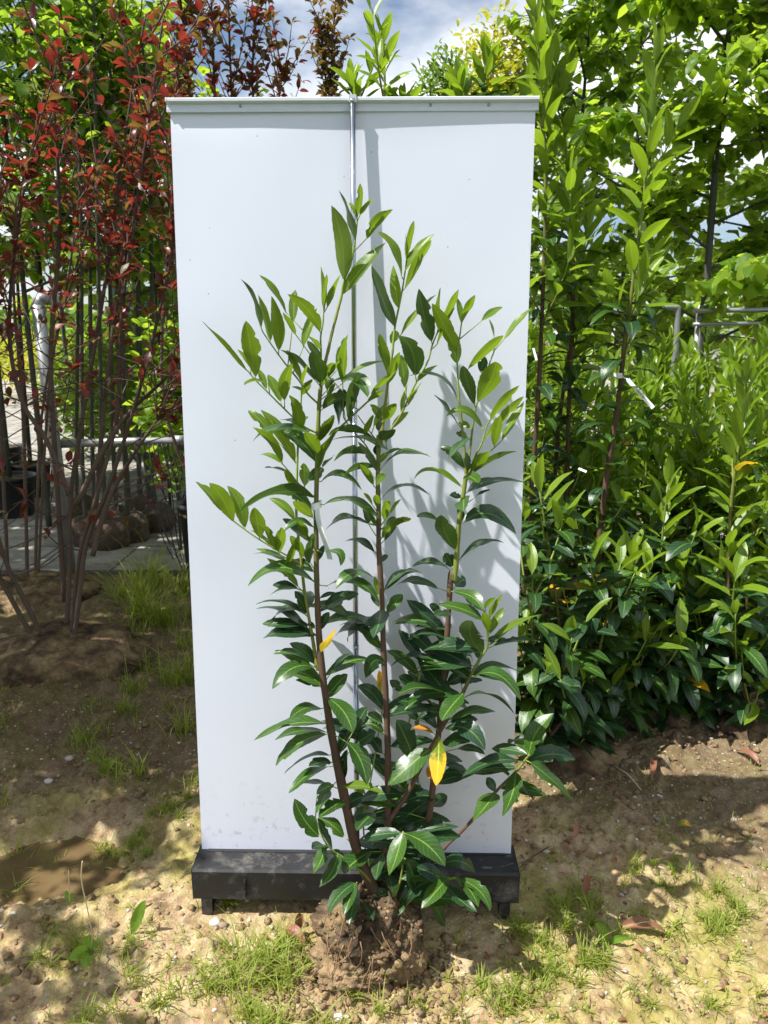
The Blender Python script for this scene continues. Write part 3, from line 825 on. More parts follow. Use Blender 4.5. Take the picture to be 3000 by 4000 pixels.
LEAVES = {
 ZA: [(640,1460,478,505,250,'yu',610,960),(775,930,572,305,90,'mu',690,600),(810,690,850,220,90,'yu',850,450),(800,660,718,465,55,'yu'),(850,630,1030,405,70,'yu'),
  (945,935,1280,557,130,'yu',1060,720),(625,1650,1188,985,110,'ytg',900,1290),(1385,1430,1075,848,95,'yt',1270,1060),(1450,1200,1550,700,85,'yu'),(1450,1180,1440,865,35,'yu'),(1460,1220,1605,1030,45,'yu')],
 ZE: [(380,885,590,492,75,'yu',510,650),(395,720,617,440,60,'yt',490,570),(293,1190,105,692,105,'mu',180,930),(325,1040,282,697,90,'ytg',300,880),(590,1310,490,885,140,'mu',530,1100),
  (795,1400,597,1005,120,'yu',690,1180),(648,1190,665,875,35,'yu'),(690,1190,813,890,65,'yu'),(350,1255,632,935,45,'yt'),(640,1340,783,1035,40,'yu'),(835,1165,800,960,50,'yt'),(840,1160,945,937,60,'yu'),
  (1000,1145,1170,1037,60,'yt'),(1185,1290,1410,1037,55,'yt'),(895,1530,1175,1265,80,'yu',1060,1370),(800,1490,765,1215,115,'yt',770,1350),(1100,1290,1060,1135,18,'yt'),(990,1560,1030,1440,85,'dt'),
  (935,1819,850,1510,110,'mu',880,1640),(970,1800,1110,1478,175,'yu',1080,1610),(460,1585,320,1265,165,'mu',430,1380),(235,1570,170,1250,80,'yu'),(245,1650,335,1400,85,'yu'),(265,1330,320,1235,80,'yt'),
  (375,1690,345,1420,85,'yt'),(800,1780,395,1600,34,'dt',640,1600),(470,1640,645,1508,50,'yt')],
 ZD: [(375,345,340,-205,75,'yu'),(395,350,420,-100,60,'yu'),(430,330,600,-90,90,'yu'),(325,640,-90,164,170,'yu',190,380),(120,840,300,340,120,'yt',190,600),(335,880,200,710,70,'yu'),
  (320,1310,230,900,240,'mu',285,1100),(320,1000,170,765,100,'mu'),(625,1300,695,680,140,'yu',650,950),(560,1150,650,725,110,'yt'),(375,1330,590,1020,70,'yu'),(410,1220,510,1050,110,'yu'),
  (640,1310,1215,1022,70,'yt',870,1130),(440,1320,950,1500,130,'mt',800,1265),(375,1650,820,1560,110,'mu',570,1510),(727,1773,830,1165,150,'mu'),(600,1390,577,1863,140,'dt'),
  (1000,1470,1330,1150,80,'yu'),(960,1560,1170,1415,75,'yu'),(1390,1700,1470,1330,70,'yt'),(1480,1600,1659,1300,60,'yu'),(430,1400,500,1250,90,'mu'),(440,1500,520,1320,80,'yu'),(640,1640,640,1390,120,'dt')],
 ZC: [(700,1310,122,670,75,'yu',380,960),(820,1390,700,672,245,'yu',760,1030),(760,1290,590,1045,60,'yt'),(965,1560,850,1290,90,'yt'),(890,760,627,127,75,'mu',790,400),(1015,930,855,330,110,'yt',940,640),
  (1125,1050,1030,350,185,'yu',1100,700),(1215,570,872,80,80,'yt',1060,290),(1340,850,1175,560,85,'yu'),(1310,690,1340,272,130,'yt'),(1590,1440,1140,1050,75,'mu',1380,1200),(1150,1720,980,1370,130,'yt'),
  (1200,1700,1300,1225,170,'yu',1215,1450),(1000,1490,680,1510,45,'yt',800,1460),(1530,1640,1290,1530,35,'dt'),(1420,1470,1230,1050,90,'yu'),(1440,1500,1500,1240,50,'yu'),(1420,1640,1560,1430,110,'yu')],
 ZF: [(-10,560,185,235,130,'yu'),(0,880,250,405,50,'yu',130,600),(350,90,408,385,95,'dt'),(680,525,110,505,85,'mu',350,420),(580,520,690,230,80,'yu'),(820,330,650,95,110,'yt'),(700,380,880,80,90,'yt'),
  (830,320,985,85,150,'yu'),(765,440,790,262,90,'mu'),(780,560,970,420,160,'mu'),(930,410,1150,195,90,'yt'),(880,690,150,560,80,'mt',530,540),(600,740,180,840,85,'mu',380,690),(730,960,490,580,100,'mu',620,760),
  (750,770,720,620,110,'dt'),(735,880,900,720,80,'yt'),(860,740,1070,675,50,'mt'),(760,990,1445,785,55,'mt',1050,735),(690,1140,515,870,110,'yu',600,990),(690,915,320,1000,80,'mu',500,910),
  (10,1110,545,1215,80,'mt',270,1010),(840,1000,735,1155,110,'yt'),(785,1340,1425,1275,60,'dt',1080,1150),(675,1400,560,1245,50,'yt'),(735,1440,730,1265,100,'yu'),(840,1600,880,1325,120,'yu'),(905,1520,1055,1325,50,'yt'),
  (40,1410,785,1590,95,'mt',400,1340),(620,1640,560,1450,80,'mu'),(730,1659,575,1470,70,'yt'),(860,1659,990,1570,80,'mt'),(920,1650,1185,1580,80,'yu')],
 ZE2: [(800,320,610,85,28,'dt'),(1005,360,712,262,60,'yt',860,215),(910,360,810,315,50,'yt'),(1075,290,1305,10,65,'yu',1170,160),(1020,455,1340,100,60,'yu'),(1100,500,1150,250,85,'yu'),(1165,455,1340,140,70,'yt',1250,300),
  (880,435,790,400,60,'mt'),(900,430,730,605,60,'dt'),(855,680,660,515,80,'mt',760,560),(880,700,880,555,60,'mu'),(920,700,1065,545,100,'yu'),(930,720,1285,547,50,'mu',1100,610),(840,840,447,780,50,'yt',600,705),
  (870,740,975,805,110,'mt'),(885,875,1365,800,70,'dt',1080,785),(925,935,1070,857,15,'dt'),(830,920,738,905,60,'dt'),(855,925,850,1035,120,'mt'),(845,1125,1280,1218,90,'dt',1060,1052),(780,1340,672,1060,150,'mu',700,1200),
  (650,1110,470,1075,45,'mt',550,1065),(815,1430,1185,1290,55,'dt',1000,1290),(760,1480,700,1370,110,'dt'),(750,1520,430,1480,50,'dt',600,1440),(230,1659,515,1530,70,'mt',370,1530),(640,1655,295,1640,70,'dt',450,1590),(790,1640,870,1580,110,'dt'),(850,1100,800,1010,60,'dt')],
 ZG: [(810,165,228,245,60,'dt',500,90),(790,140,320,130,50,'mt',520,60),(905,190,770,0,70,'yt'),(1000,370,1160,190,60,'dt'),(970,330,1090,230,130,'yt'),(970,330,1350,88,90,'yu',1150,150),(865,510,480,385,90,'dt',680,370),
  (960,650,1050,560,70,'dt'),(985,1040,1495,800,90,'dt',1220,790),(935,910,370,1000,110,'mt',620,782),(920,1080,870,830,70,'yt'),(240,970,935,1190,130,'mt',620,900),(935,1230,820,1060,90,'dt'),(170,1290,670,1060,160,'dt',420,1130),
  (175,1520,290,1300,110,'dt'),(165,1115,380,1050,60,'dt'),(170,530,430,700,90,'mt',400,520),(150,620,220,430,80,'dt'),(1040,1310,1240,1070,150,'mt'),(950,1270,855,1635,260,'dt',930,1440),(820,1490,400,1480,60,'dt',620,1430),
  (920,1659,610,1470,130,'mt'),(100,1480,0,1460,50,'dt')],
 ZB: [(965,400,890,88,110,'yu',960,240),(995,330,808,292,40,'dt'),(1000,320,1045,265,30,'mt'),(760,420,558,215,85,'yt',640,280),(830,630,593,350,70,'yu',740,460),(935,620,657,207,110,'yt',820,400),(1050,385,595,470,70,'mt',780,360),
  (1120,640,805,395,110,'mt',950,430),(1130,560,1020,385,110,'yu'),(1140,460,1255,255,80,'yu'),(1135,680,1300,355,55,'yu',1190,530),(1165,670,1255,578,30,'mu'),(825,640,645,575,40,'yt',740,580),(910,740,690,680,30,'mt',800,690),
  (940,850,850,690,70,'yu'),(1015,820,1010,640,90,'yt'),(1055,780,1175,690,100,'mt'),(345,1030,130,790,75,'yt',250,890),(435,1110,245,800,130,'yu',350,930),(530,1160,390,825,120,'yt',480,970),(1085,920,480,1045,70,'mu',800,880),
  (1085,1020,815,855,90,'mt',940,900),(1080,1080,920,950,90,'yu'),(930,1100,725,925,70,'yt',850,990),(650,1240,610,1000,125,'yu'),(780,1340,625,1120,65,'yu',720,1210),(780,1350,570,1180,40,'yt'),(815,1370,830,1160,95,'yu'),
  (1090,1160,850,1200,60,'mt',960,1110),(1060,1280,835,1090,80,'dt',950,1170),(885,1470,970,1215,65,'yu'),(1010,1400,900,1230,80,'yu'),(860,1430,620,1335,50,'yt'),(880,1420,585,1378,35,'mt',730,1375),(1090,1600,555,1640,90,'mt',800,1485),
  (1080,1520,905,1430,80,'mt'),(1050,1480,950,1420,60,'mt'),(960,1640,710,1410,70,'yt',860,1530),(960,1659,755,1630,70,'dt'),(1030,1250,960,1100,80,'yu'),(1060,1450,1080,1210,80,'mu')],
 ZH: [(560,10,310,60,40,'mt',440,0),(620,220,205,130,45,'mt',400,110),(640,340,200,165,70,'dt',420,180),(640,340,255,285,90,'mt',430,280),(620,200,520,20,80,'dt'),(685,320,620,290,40,'mt'),(740,510,850,330,62,'Yu'),(695,610,480,440,100,'dt',600,510),
  (690,620,345,530,60,'mt',520,520),(640,610,355,500,90,'mt'),(665,630,338,815,125,'mt',490,650),(715,790,525,740,60,'dt'),(710,760,600,680,70,'dt'),(770,700,1135,575,100,'mt',960,590),(830,660,965,530,60,'dt'),(780,880,950,690,120,'mt'),
  (1245,600,1095,725,110,'dt',1160,590),(1215,480,1000,260,100,'mt'),(790,885,990,1170,150,'mt',920,1000),(1235,980,1030,785,110,'dt',1150,850),(740,970,480,1060,90,'mt',600,970),(760,1095,188,1230,85,'mt',480,1100),(770,1160,355,1230,70,'mt',560,1150),
  (770,1180,365,1435,110,'mt',540,1260),(800,1350,435,1500,50,'dt',620,1370),(810,1400,635,1440,90,'dt'),(810,1440,470,1659,80,'mt',640,1500),(780,1580,570,1580,50,'dt'),(700,1659,840,1590,90,'mt'),(880,1320,980,1110,110,'dt'),(870,1330,940,1260,50,'mt'),
  (940,1240,1105,1590,140,'mt',1050,1380),(900,1560,950,1300,90,'dt'),(1000,1150,1110,960,110,'dt'),(1010,1270,1180,1160,120,'dt'),(1240,1170,1000,1160,70,'mt',1120,1090),(1230,1090,1110,1010,90,'mt'),(1260,1420,1090,1350,70,'dt'),(1255,1520,1110,1375,60,'mt'),
  (1090,1659,990,1590,60,'yt'),(910,1600,1230,1659,80,'yt',1080,1600),(1230,840,1205,660,80,'Yt'),(1150,1500,1000,1480,100,'dt'),(1230,1330,1130,1200,90,'dt')],
 ZI: [(560,20,800,180,100,'mt',720,70),(810,180,655,80,60,'yt'),(820,160,905,70,45,'yu'),(860,230,960,45,50,'yu'),(840,340,810,190,80,'yu'),(850,370,975,150,70,'yt'),(790,520,715,260,180,'mu',700,380),(860,450,1290,205,70,'yt',1050,300),
  (885,465,1290,430,55,'dt',1080,420),(830,420,990,410,60,'dt'),(770,570,740,490,50,'mt'),(445,190,365,130,70,'dt'),(490,380,280,185,90,'dt',400,270),(540,200,405,220,80,'dt'),(510,420,250,310,60,'dt',380,310),(310,590,115,330,100,'dt',200,440),
  (430,580,205,370,110,'dt',320,440),(510,410,185,450,50,'dt',330,360),(270,690,20,500,100,'mt',150,570),(475,620,50,635,60,'dt',250,550),(670,740,235,675,60,'mt',430,620),(440,760,330,560,110,'mt'),(520,590,610,390,90,'dt'),(530,580,730,490,110,'dt'),
  (510,770,710,680,110,'dt'),(620,770,800,740,50,'dt'),(700,720,1125,690,80,'mt',900,630),(730,710,1108,905,95,'mt',930,700),(645,890,1060,1020,40,'dt',850,860),(640,850,465,1070,140,'mt',540,960),(540,1060,905,995,75,'mt',720,990),(500,860,110,865,65,'mt',300,800),
  (380,940,165,985,60,'mt',290,900),(460,960,45,1025,80,'dt',250,980),(410,780,270,720,110,'dt'),(140,830,45,740,80,'dt'),(250,800,120,710,90,'dt'),(420,1130,260,1075,80,'dt',340,1030),(230,1350,100,1060,180,'dt',170,1200),(400,1170,220,1130,45,'Ot',300,1125),
  (500,1130,820,1310,140,'dt',680,1140),(480,1240,700,1240,120,'dt'),(580,1300,820,1340,60,'mt',700,1290),(540,1080,760,1060,80,'dt'),(445,1200,420,1595,135,'Yt',440,1400),(370,1300,30,1590,180,'mt',210,1430),(500,1430,675,1475,60,'dt'),(490,1490,660,1500,70,'dt'),
  (380,1560,350,1440,50,'Ot'),(1100,1400,635,1520,100,'dt',880,1400),(1000,1510,640,1510,60,'dt',900,1480),(1175,1360,1375,1010,145,'mt',1230,1170),(1165,1400,1550,1385,130,'dt',1360,1340),(1190,1410,1545,1732,110,'mt',1350,1540),(1065,1490,958,1846,150,'mt',1040,1660),
  (1110,1600,1240,1740,40,'dt'),(895,1640,830,1530,80,'dt'),(330,960,90,900,80,'dt'),(280,1060,180,1000,70,'dt')],
 ZJ: [(1625,0,1445,225,150,'mt',1560,90),(820,345,580,690,160,'mt',650,500),(875,320,765,665,150,'mt',830,500),(900,325,1220,590,165,'mt',1080,420),(870,300,1270,230,140,'dt',1050,210),(1000,330,1335,270,50,'dt'),(820,345,700,225,90,'Ot'),
  (620,465,405,650,150,'mt',480,560),(200,345,0,40,140,'mt',80,210),(305,440,185,200,60,'dt'),(400,350,190,195,110,'mt',300,250),(400,60,195,195,120,'mt',300,110),(280,-30,180,160,100,'mt'),(240,415,150,650,115,'mt',220,530),(350,490,200,760,110,'mt',310,620),
  (250,420,140,450,70,'dt'),(490,725,270,980,120,'dt',360,830),(495,730,400,980,90,'mt',450,850),(510,780,445,1060,110,'dt'),(920,760,780,1015,150,'mt',840,890),(910,540,990,800,140,'dt',960,660),(905,530,830,600,80,'mt'),(1240,690,1030,930,130,'mt',1150,790),
  (1310,680,1490,920,100,'mt',1420,780),(1330,690,1585,955,100,'mt',1500,790),(1230,740,1480,960,100,'dt',1330,850),(1110,860,1220,1080,100,'dt'),(1240,690,990,590,120,'dt',1100,640),(1210,570,1465,640,110,'dt',1350,550),(640,160,500,300,130,'dt'),
  (600,420,700,240,90,'dt'),(400,110,570,20,110,'dt'),(680,110,760,0,90,'mt'),(930,160,700,170,80,'dt',820,150),(700,500,660,700,110,'dt'),(760,640,800,820,110,'dt'),(560,880,640,1030,70,'dt'),(1060,560,1000,420,80,'dt'),(400,520,290,470,70,'dt'),(1120,100,1240,20,110,'dt')],
}
NPX = np.array([(s[0], s[1]) for s in SAMPLES])
def bez(B, Mm, T, t):
    C = Mm * 2 - (B + T) * 0.5
    return B * (1 - t) ** 2 + C * (2 * t * (1 - t)) + T * t * t
def petal_leaf(B, T, Mm, wreal, n0, key, fold, seed, root, sp=None, name='leaf', nseg=16, bulge=0.0):
    rng = random.Random(seed)
    cross = (-1, -0.55, 0, 0.55, 1)
    vs, uv, fs = [], [], []
    ph, wv = rng.random() * 6, rng.uniform(0.03, 0.14)
    bite = [(rng.choice((-1, 1)), rng.uniform(0.25, 0.9), rng.uniform(0.35, 0.8)) for _ in range(rng.choice((0, 0, 1, 2)))] if key in ('ly', 'lm', 'ld') else []
    prevn = n0
    twist = rng.uniform(-0.7, 0.7)
    for i in range(nseg + 1):
        t = i / nseg
        p = bez(B, Mm, T, t)
        tan = (bez(B, Mm, T, min(1, t + 0.02)) - bez(B, Mm, T, max(0, t - 0.02))).normalized()
        n = prevn - tan * prevn.dot(tan)
        n = n.normalized() if n.length > 1e-4 else tan.orthogonal().normalized()
        prevn = n
        tw_ = twist * (t - 0.35)
        nn = n * math.cos(tw_) + tan.cross(n) * math.sin(tw_)
        n = nn
        side = tan.cross(n)
        w = wreal * 0.5 * profile('laurel', min(0.999, max(0.012, t)))
        for s in cross:
            dz = fold * abs(s) * w + wv * w * math.sin(10 * t + ph + (2.1 if s > 0 else 0)) * abs(s) ** 2
            bf = 1.0
            for bs_, bt_, bd_ in bite:
                if s * bs_ > 0.6 and abs(t - bt_) < 0.045: bf *= bd_
            vs.append(p + side * (s * w * bf * (1 + 0.03 * math.sin(47 * t + ph))) + n * dz); uv.append((0.5 + s * 0.5, t))
    for i in range(nseg):
        for k in range(4):
            fs.append((i * 5 + k, i * 5 + k + 1, (i + 1) * 5 + k + 1, (i + 1) * 5 + k))
    mb = MB(); mb.add(vs, fs, uv, 0)
    if sp is not None:
        d1 = (bez(B, Mm, T, 0.12) - B)
        mid = sp.lerp(B, 0.55) + d1 * 0.05
        mb.tube([sp, mid, B + d1 * 0.25], [0.0015, 0.0013, 0.0010], 5, mi=1, v0=0.9, v1=1.0)
    return mb.build(name, [M[key], M['twig']], root, B - LO, origin=B)
seed = 0
for zoom, rows in LEAVES.items():
    for row in rows:
        seed += 1
        rng = random.Random(seed * 13)
        bx_, by_, tx_, ty_, w, kd = row[:6]
        bp_, tp_ = zoom(bx_, by_), zoom(tx_, ty_)
        d2 = (NPX[:, 0] - bp_[0]) ** 2 + (NPX[:, 1] - bp_[1]) ** 2
        j = int(d2.argmin())
        dn = math.sqrt(d2[j]); al = math.hypot(tp_[0] - bp_[0], tp_[1] - bp_[1]) or 1.0
        qx, qy = bp_[0] - (tp_[0] - bp_[0]) / al * dn * 1.1, bp_[1] - (tp_[1] - bp_[1]) / al * dn * 1.1 + dn * 0.35
        d2 = (NPX[:, 0] - qx) ** 2 + (NPX[:, 1] - qy) ** 2
        j = int(d2.argmin())
        S = SAMPLES[j]
        yS = S[2].y
        up = ty_ < by_
        under = kd[1] == 'u'
        off = -0.014 if under else (0.010 if up else -0.016)
        off += rng.uniform(-0.006, 0.006)
        B = at_plane(*bp_, yS + off)
        T0 = at_plane(*tp_, yS + off)
        lp = (T0 - B).length
        lnom = 0.150 if kd[0] in 'mdYO' else 0.135
        if max(w * zoom.k / FPX * 1.9, 0) < 0.02: lnom = min(lnom, 0.09)
        dep = math.sqrt(max(0.0, lnom ** 2 - lp ** 2))
        if under: dy = -min(dep, 0.05) * 0.8 - 0.01
        elif up: dy = min(dep, 0.03) * 0.8
        else: dy = -min(dep, 0.075)
        if kd[0] == 'd' and rng.random() < 0.5: dy *= -0.3
        T = at_plane(*tp_, yS + off + dy)
        # stay in front of the sheet
        for P in (B, T):
            lim = (P.z - BZ) * math.tan(LEAN) - 0.022
            if P.z > BZ and P.y > lim and abs(P.x) < 0.47:
                q = at_plane(*to_px(P), lim); P.x, P.y, P.z = q.x, q.y, q.z
        if len(row) >= 8:
            Mm = at_plane(*zoom(row[6], row[7]), (B.y + T.y) / 2 + (0.0 if under else -0.004))
        else:
            Mm = (B + T) * 0.5 + Vector((0, 0, 0.004 if not under else 0.002))
        L = (T - B).length
        axis = (T - B).normalized()
        wapp = w * zoom.k / FPX * ((B + T) * 0.5 - CAM).dot(FWD)
        wnom = L * (0.30 if kd[0] != 'y' else 0.26)
        wreal = max(wapp, min(wnom, 0.047)) * (1.08 if kd[0] == 'y' else 1.24)
        if L < 0.05: wreal = min(max(wapp, 0.012), 0.045)
        cph = min(1.0, wapp / max(wreal, 1e-4))
        sph = math.sqrt(max(0.0, 1 - cph * cph))
        view = (CAM - (B + T) * 0.5).normalized()
        v = (view - axis * view.dot(axis)).normalized()
        sd_ = axis.cross(v)
        sg = -1.0 if under else 1.0
        c1, c2 = v * (sg * cph) + sd_ * sph, v * (sg * cph) - sd_ * sph
        n0 = c1 if c1.z > c2.z else c2
        if len(kd) > 2:
            hv = (SUNV + view).normalized(); n0 = (hv - axis * hv.dot(axis)).normalized()
        key = {'y': 'ly', 'm': 'lm', 'd': 'ld', 'Y': 'lY', 'O': 'lO'}[kd[0]]
        fold = rng.uniform(0.10, 0.28) if kd[0] != 'y' else rng.uniform(0.18, 0.42)
        sp = S[2] if math.sqrt(d2[j]) < 260 else None
        petal_leaf(B, T, Mm, wreal / math.sqrt(1 + fold * fold * 0.2), n0, key, fold, seed, laurel, sp)
N_MAIN = seed
random.seed(17)
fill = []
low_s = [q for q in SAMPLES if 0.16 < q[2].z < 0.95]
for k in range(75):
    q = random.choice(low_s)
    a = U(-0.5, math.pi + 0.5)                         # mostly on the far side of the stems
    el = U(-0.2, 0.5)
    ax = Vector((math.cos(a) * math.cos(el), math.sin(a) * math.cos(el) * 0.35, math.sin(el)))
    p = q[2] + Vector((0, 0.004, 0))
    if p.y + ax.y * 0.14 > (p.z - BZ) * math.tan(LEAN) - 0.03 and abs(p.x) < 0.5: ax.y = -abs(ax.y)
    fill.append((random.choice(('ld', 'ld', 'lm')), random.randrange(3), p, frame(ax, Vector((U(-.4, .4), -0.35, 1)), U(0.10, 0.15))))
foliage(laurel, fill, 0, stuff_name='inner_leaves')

# ---- root ball: clods of sandy soil with dark fibrous roots
def ball_mat():
    mt, nt, out = new_mat('root_ball_soil')
    b = principled(nt, out, 0.95, 0.15)
    t = nt.nodes.new('ShaderNodeTexCoord')
    n1 = noise(nt, 9, 6, 0.65, t.outputs['Object'])
    n2 = noise(nt, 70, 4, 0.65, t.outputs['Object'])
    r = ramp(nt, [(0.34, (0.030, 0.022, 0.016)), (0.48, (0.12, 0.082, 0.046)), (0.66, (0.33, 0.235, 0.125))])
    nt.links.new(n1.outputs['Fac'], r.inputs[0])
    nt.links.new(mixc(nt, 0.55, r.outputs[0], n2.outputs['Color'], 'OVERLAY'), b.inputs['Base Color'])
    bp = nt.nodes.new('ShaderNodeBump')
    bp.inputs['Strength'].default_value = 1.0
    bp.inputs['Distance'].default_value = 0.012
    nt.links.new(n2.outputs['Fac'], bp.inputs['Height'])
    nt.links.new(bp.outputs[0], b.inputs['Normal'])
    return mt
M['ball'] = ball_mat()
def angular(seed):
    v, q = lump((0, 0, 0), 1, 1, 1, seed, 0.75, 7, 5, fr=2.0)
    return v, q
def lump(c, rx, ry, rz, seed, amp=0.25, nu=48, nvv=30, flat=0.0, fr=3.0):
    th = np.linspace(0, 2 * np.pi, nu, endpoint=False); ph = np.linspace(0.02, np.pi - 0.02, nvv)
    TH, PH = np.meshgrid(th, ph)
    d = np.stack([np.cos(TH) * np.sin(PH), np.sin(TH) * np.sin(PH), np.cos(PH)], -1)
    def n3(f, s): return (fbm(d[..., 0] * f + 7, d[..., 2] * f + 3, s, 4) + fbm(d[..., 1] * f + 11, d[..., 2] * f + 19, s + 5, 4)) - 1.0
    r = 1 + amp * n3(fr, seed) * 1.5 + amp * 0.5 * n3(fr * 3.5, seed + 9) + (amp * 0.45 * n3(fr * 9, seed + 17) if nu > 60 else 0)
    p = d * r[..., None] * np.array([rx, ry, rz]) + np.array(c)
    q = [(i * nu + k, i * nu + (k + 1) % nu, (i + 1) * nu + (k + 1) % nu, (i + 1) * nu + k) for i in range(nvv - 1) for k in range(nu)]
    return p.reshape(-1, 3), np.array(q)[:, ::-1]
v_, q_ = lump((0, 0.0, 0.075), 0.148, 0.125, 0.135, 3, 0.30, 110, 70)
v2, q2 = lump((-0.045, -0.055, 0.02), 0.115, 0.09, 0.075, 8, 0.38, 90, 56)
v3, q3 = lump((0.075, -0.02, 0.06), 0.085, 0.09, 0.10, 14, 0.34, 80, 50)
v_, v2, v3 = v_ * 0.88, v2 * 0.92, v3 * 0.88
rbv = np.concatenate([v_, v3]); rbq = np.concatenate([q_, q3 + len(v_)])
rball = link('root_ball', mesh_np('root_ball', rbv, rbq, [M['ball']]), laurel)
M['crumb'] = simple('sandy_crumb', (0.23, 0.155, 0.08), 0.95, 0, 0.45, 45, 0.9)
link('soil_clod', mesh_np('soil_clod', v2, q2, [M['crumb']]), rball)
rr = random.Random(5)
cb, cq = angular(5)
CV, CQ, co = [], [], 0
src = np.concatenate([v_, v2, v3])
for k in range(900):
    pk = src[rr.randrange(len(src))]; sz_ = rr.uniform(0.0015, 0.007) * (1 if rr.random() < 0.9 else 1.9)
    if pk[2] < -0.01: continue
    CV.append(cb * np.array([sz_, sz_ * rr.uniform(0.6, 1), sz_ * rr.uniform(0.6, 1)]) + pk); CQ.append(cq + co); co += len(cb)
tag(link('soil_crumbs', mesh_np('soil_crumbs', np.concatenate(CV), np.concatenate(CQ), [M['ball'], M['crumb']], None, np.repeat(np.arange(len(CV)) % 3 != 0, len(cq)).astype(int), False), rball), kind='stuff')
for k in range(46):
    a = rr.uniform(-2.9, -0.25); z0 = rr.uniform(0.0, 0.19)
    rad = 0.13 * math.sqrt(max(0.05, 1 - ((z0 - 0.075) / 0.145) ** 2))
    p = Vector((rad * math.cos(a), rad * 0.9 * math.sin(a), z0)); pts = [p]
    d = Vector((math.cos(a) * 0.35, math.sin(a) * 0.35, -1)).normalized()
    for q in range(5):
        d = (d + Vector((rr.uniform(-0.6, 0.6), rr.uniform(-0.5, 0.3), rr.uniform(-0.4, 0.3)))).normalized()
        p = p + d * rr.uniform(0.010, 0.026)
        pts.append(Vector((p.x, p.y - 0.004, max(0.002, p.z))))
    mb = MB(); mb.tube(pts, [0.0022 * (1 - 0.15 * i) * rr.uniform(0.5, 1.2) for i in range(6)], 5)
    mb.build('root', M['root'], rball)

# ---- plant tag hanging from the left stem
def ribbon(pts, width, wdir, mat, name, parent, mi=None, thick=0.0006):
    mb = MB(); S = smooth_path(pts, 6); n = len(S)
    for sgn in (1,):
        vs = []
        for i, p in enumerate(S):
            t = (S[min(i + 1, n - 1)] - S[max(i - 1, 0)]).normalized()
            w = (wdir - t * wdir.dot(t)).normalized(); nn = t.cross(w)
            for a, b_ in ((-1, -1), (1, -1), (1, 1), (-1, 1)):
                vs.append(p + w * (a * width / 2) + nn * (b_ * thick / 2))
        fs = [(i * 4 + k, i * 4 + (k + 1) % 4, (i + 1) * 4 + (k + 1) % 4, (i + 1) * 4 + k) for i in range(n - 1) for k in range(4)]
        fs += [(3, 2, 1, 0), tuple((n - 1) * 4 + k for k in range(4))]
        mb.add(vs, fs)
    return mb.build(name, mat, parent, smooth=False)
ys = at_plane(*ZB(1110, 980), STEM_A - 0.02, STEM_B).y
pt0 = at_plane(*ZB(1118, 985), ys - 0.014)
tg = empty('plant_tag', pt0)
tag(tg, 'white paper strip tag looped around the stem in front of the banner', 'plant tag')
TP = [at_plane(*ZB(x, y), ys - o) - pt0 for x, y, o in ((1118, 1005, 0.014), (1125, 1090, 0.022), (1150, 1190, 0.028), (1190, 1300, 0.03), (1222, 1420, 0.026))]
ribbon(TP, 0.0175, Vector((0.75, -0.66, 0.2)), M['white_tag'], 'tag_strip', tg)
lb = MB(); cc = at_plane(*ZB(1112, 982), ys) - pt0
ringp = [cc + Vector((0.0125 * math.cos(a), 0.0125 * math.sin(a), 0.004 * math.cos(a))) for a in np.linspace(0, 2 * math.pi, 17)]
ribbon([Vector(p) for p in ringp], 0.016, Vector((0, 0, 1)), M['white_tag'], 'tag_loop', tg)


# ================================================================== BACKGROUND PLANTS
def path_at(pts, Y, dY=0.0):                   # overview pixels -> world path at distance Y
    n = len(pts)
    return [at_plane(x * OV, y * OV, Y + dY * k / max(1, n - 1)) for k, (x, y) in enumerate(pts)]
def along(S, t):
    f = t * (len(S) - 1); i = min(int(f), len(S) - 2)
    p = S[i].lerp(S[i + 1], f - i)
    return p, (S[i + 1] - S[i]).normalized()
def stem_obj(root, S, r0, r1, mat, name='stem', n=8, v0=0.0, v1=1.0):
    mb = MB(); kn = random.Random(int(abs(S[0].x * 1000)) + len(S))
    mb.tube(S, [r * (1 + 0.08 * kn.uniform(-1, 1)) for r in lerp_list([r0, (r0 + r1) * 0.55, r1], len(S))], n, v0=v0, v1=v1)
    return mb.build(name, M[mat], root, origin=root.location)
GA = 2.39996
def laurel_leaves(S, out, spacing, l0, l1, tmin=0.0, young=0.6, a0=0.0, droop=1.0, oldkey='ld', lenf=1.0, dens=1.0):
    """leaves spiral round the path S; the top ones are young and upright, the lower ones arch outwards"""
    length = sum((S[i + 1] - S[i]).length for i in range(len(S) - 1))
    n = max(3, int(length * (1 - tmin) / spacing * dens))
    for k in range(n):
        t = tmin + (1 - tmin) * (k + 0.5) / n
        p, d = along(S, t)
        a = a0 + k * GA + U(-0.3, 0.3)
        ref = Vector((1, 0, 0)) if abs(d.x) < 0.8 else Vector((0, 1, 0))
        e1 = (ref - d * ref.dot(d)).normalized(); e2 = d.cross(e1)
        rad = e1 * math.cos(a) + e2 * math.sin(a)
        yg = (t - young) / (1 - young) if young < 1 else 0
        if t > young:
            el = 0.45 + 0.75 * yg + U(-0.32, 0.28)
            key = 'lyb'
            ln = U(l0, l1) * (1.0 - 0.35 * max(0, yg - 0.6) / 0.4)
        else:
            el = U(-0.05, 0.45) * droop
            key = oldkey if random.random() < 0.55 else 'lm'
            ln = U(l0, l1)
            if random.random() < 0.012: key = 'lY'
        axis = rad * math.cos(el) + d * math.sin(el) + Vector((U(-0.12, 0.12), U(-0.12, 0.12), U(-0.12, 0.08)))
        nrm = d * math.cos(el) - rad * math.sin(el) + Vector((U(-0.3, 0.3), U(-0.3, 0.3), U(0, 0.3)))
        out.append((key, random.randrange(3), p + rad * 0.004, frame(axis, nrm, ln * lenf)))
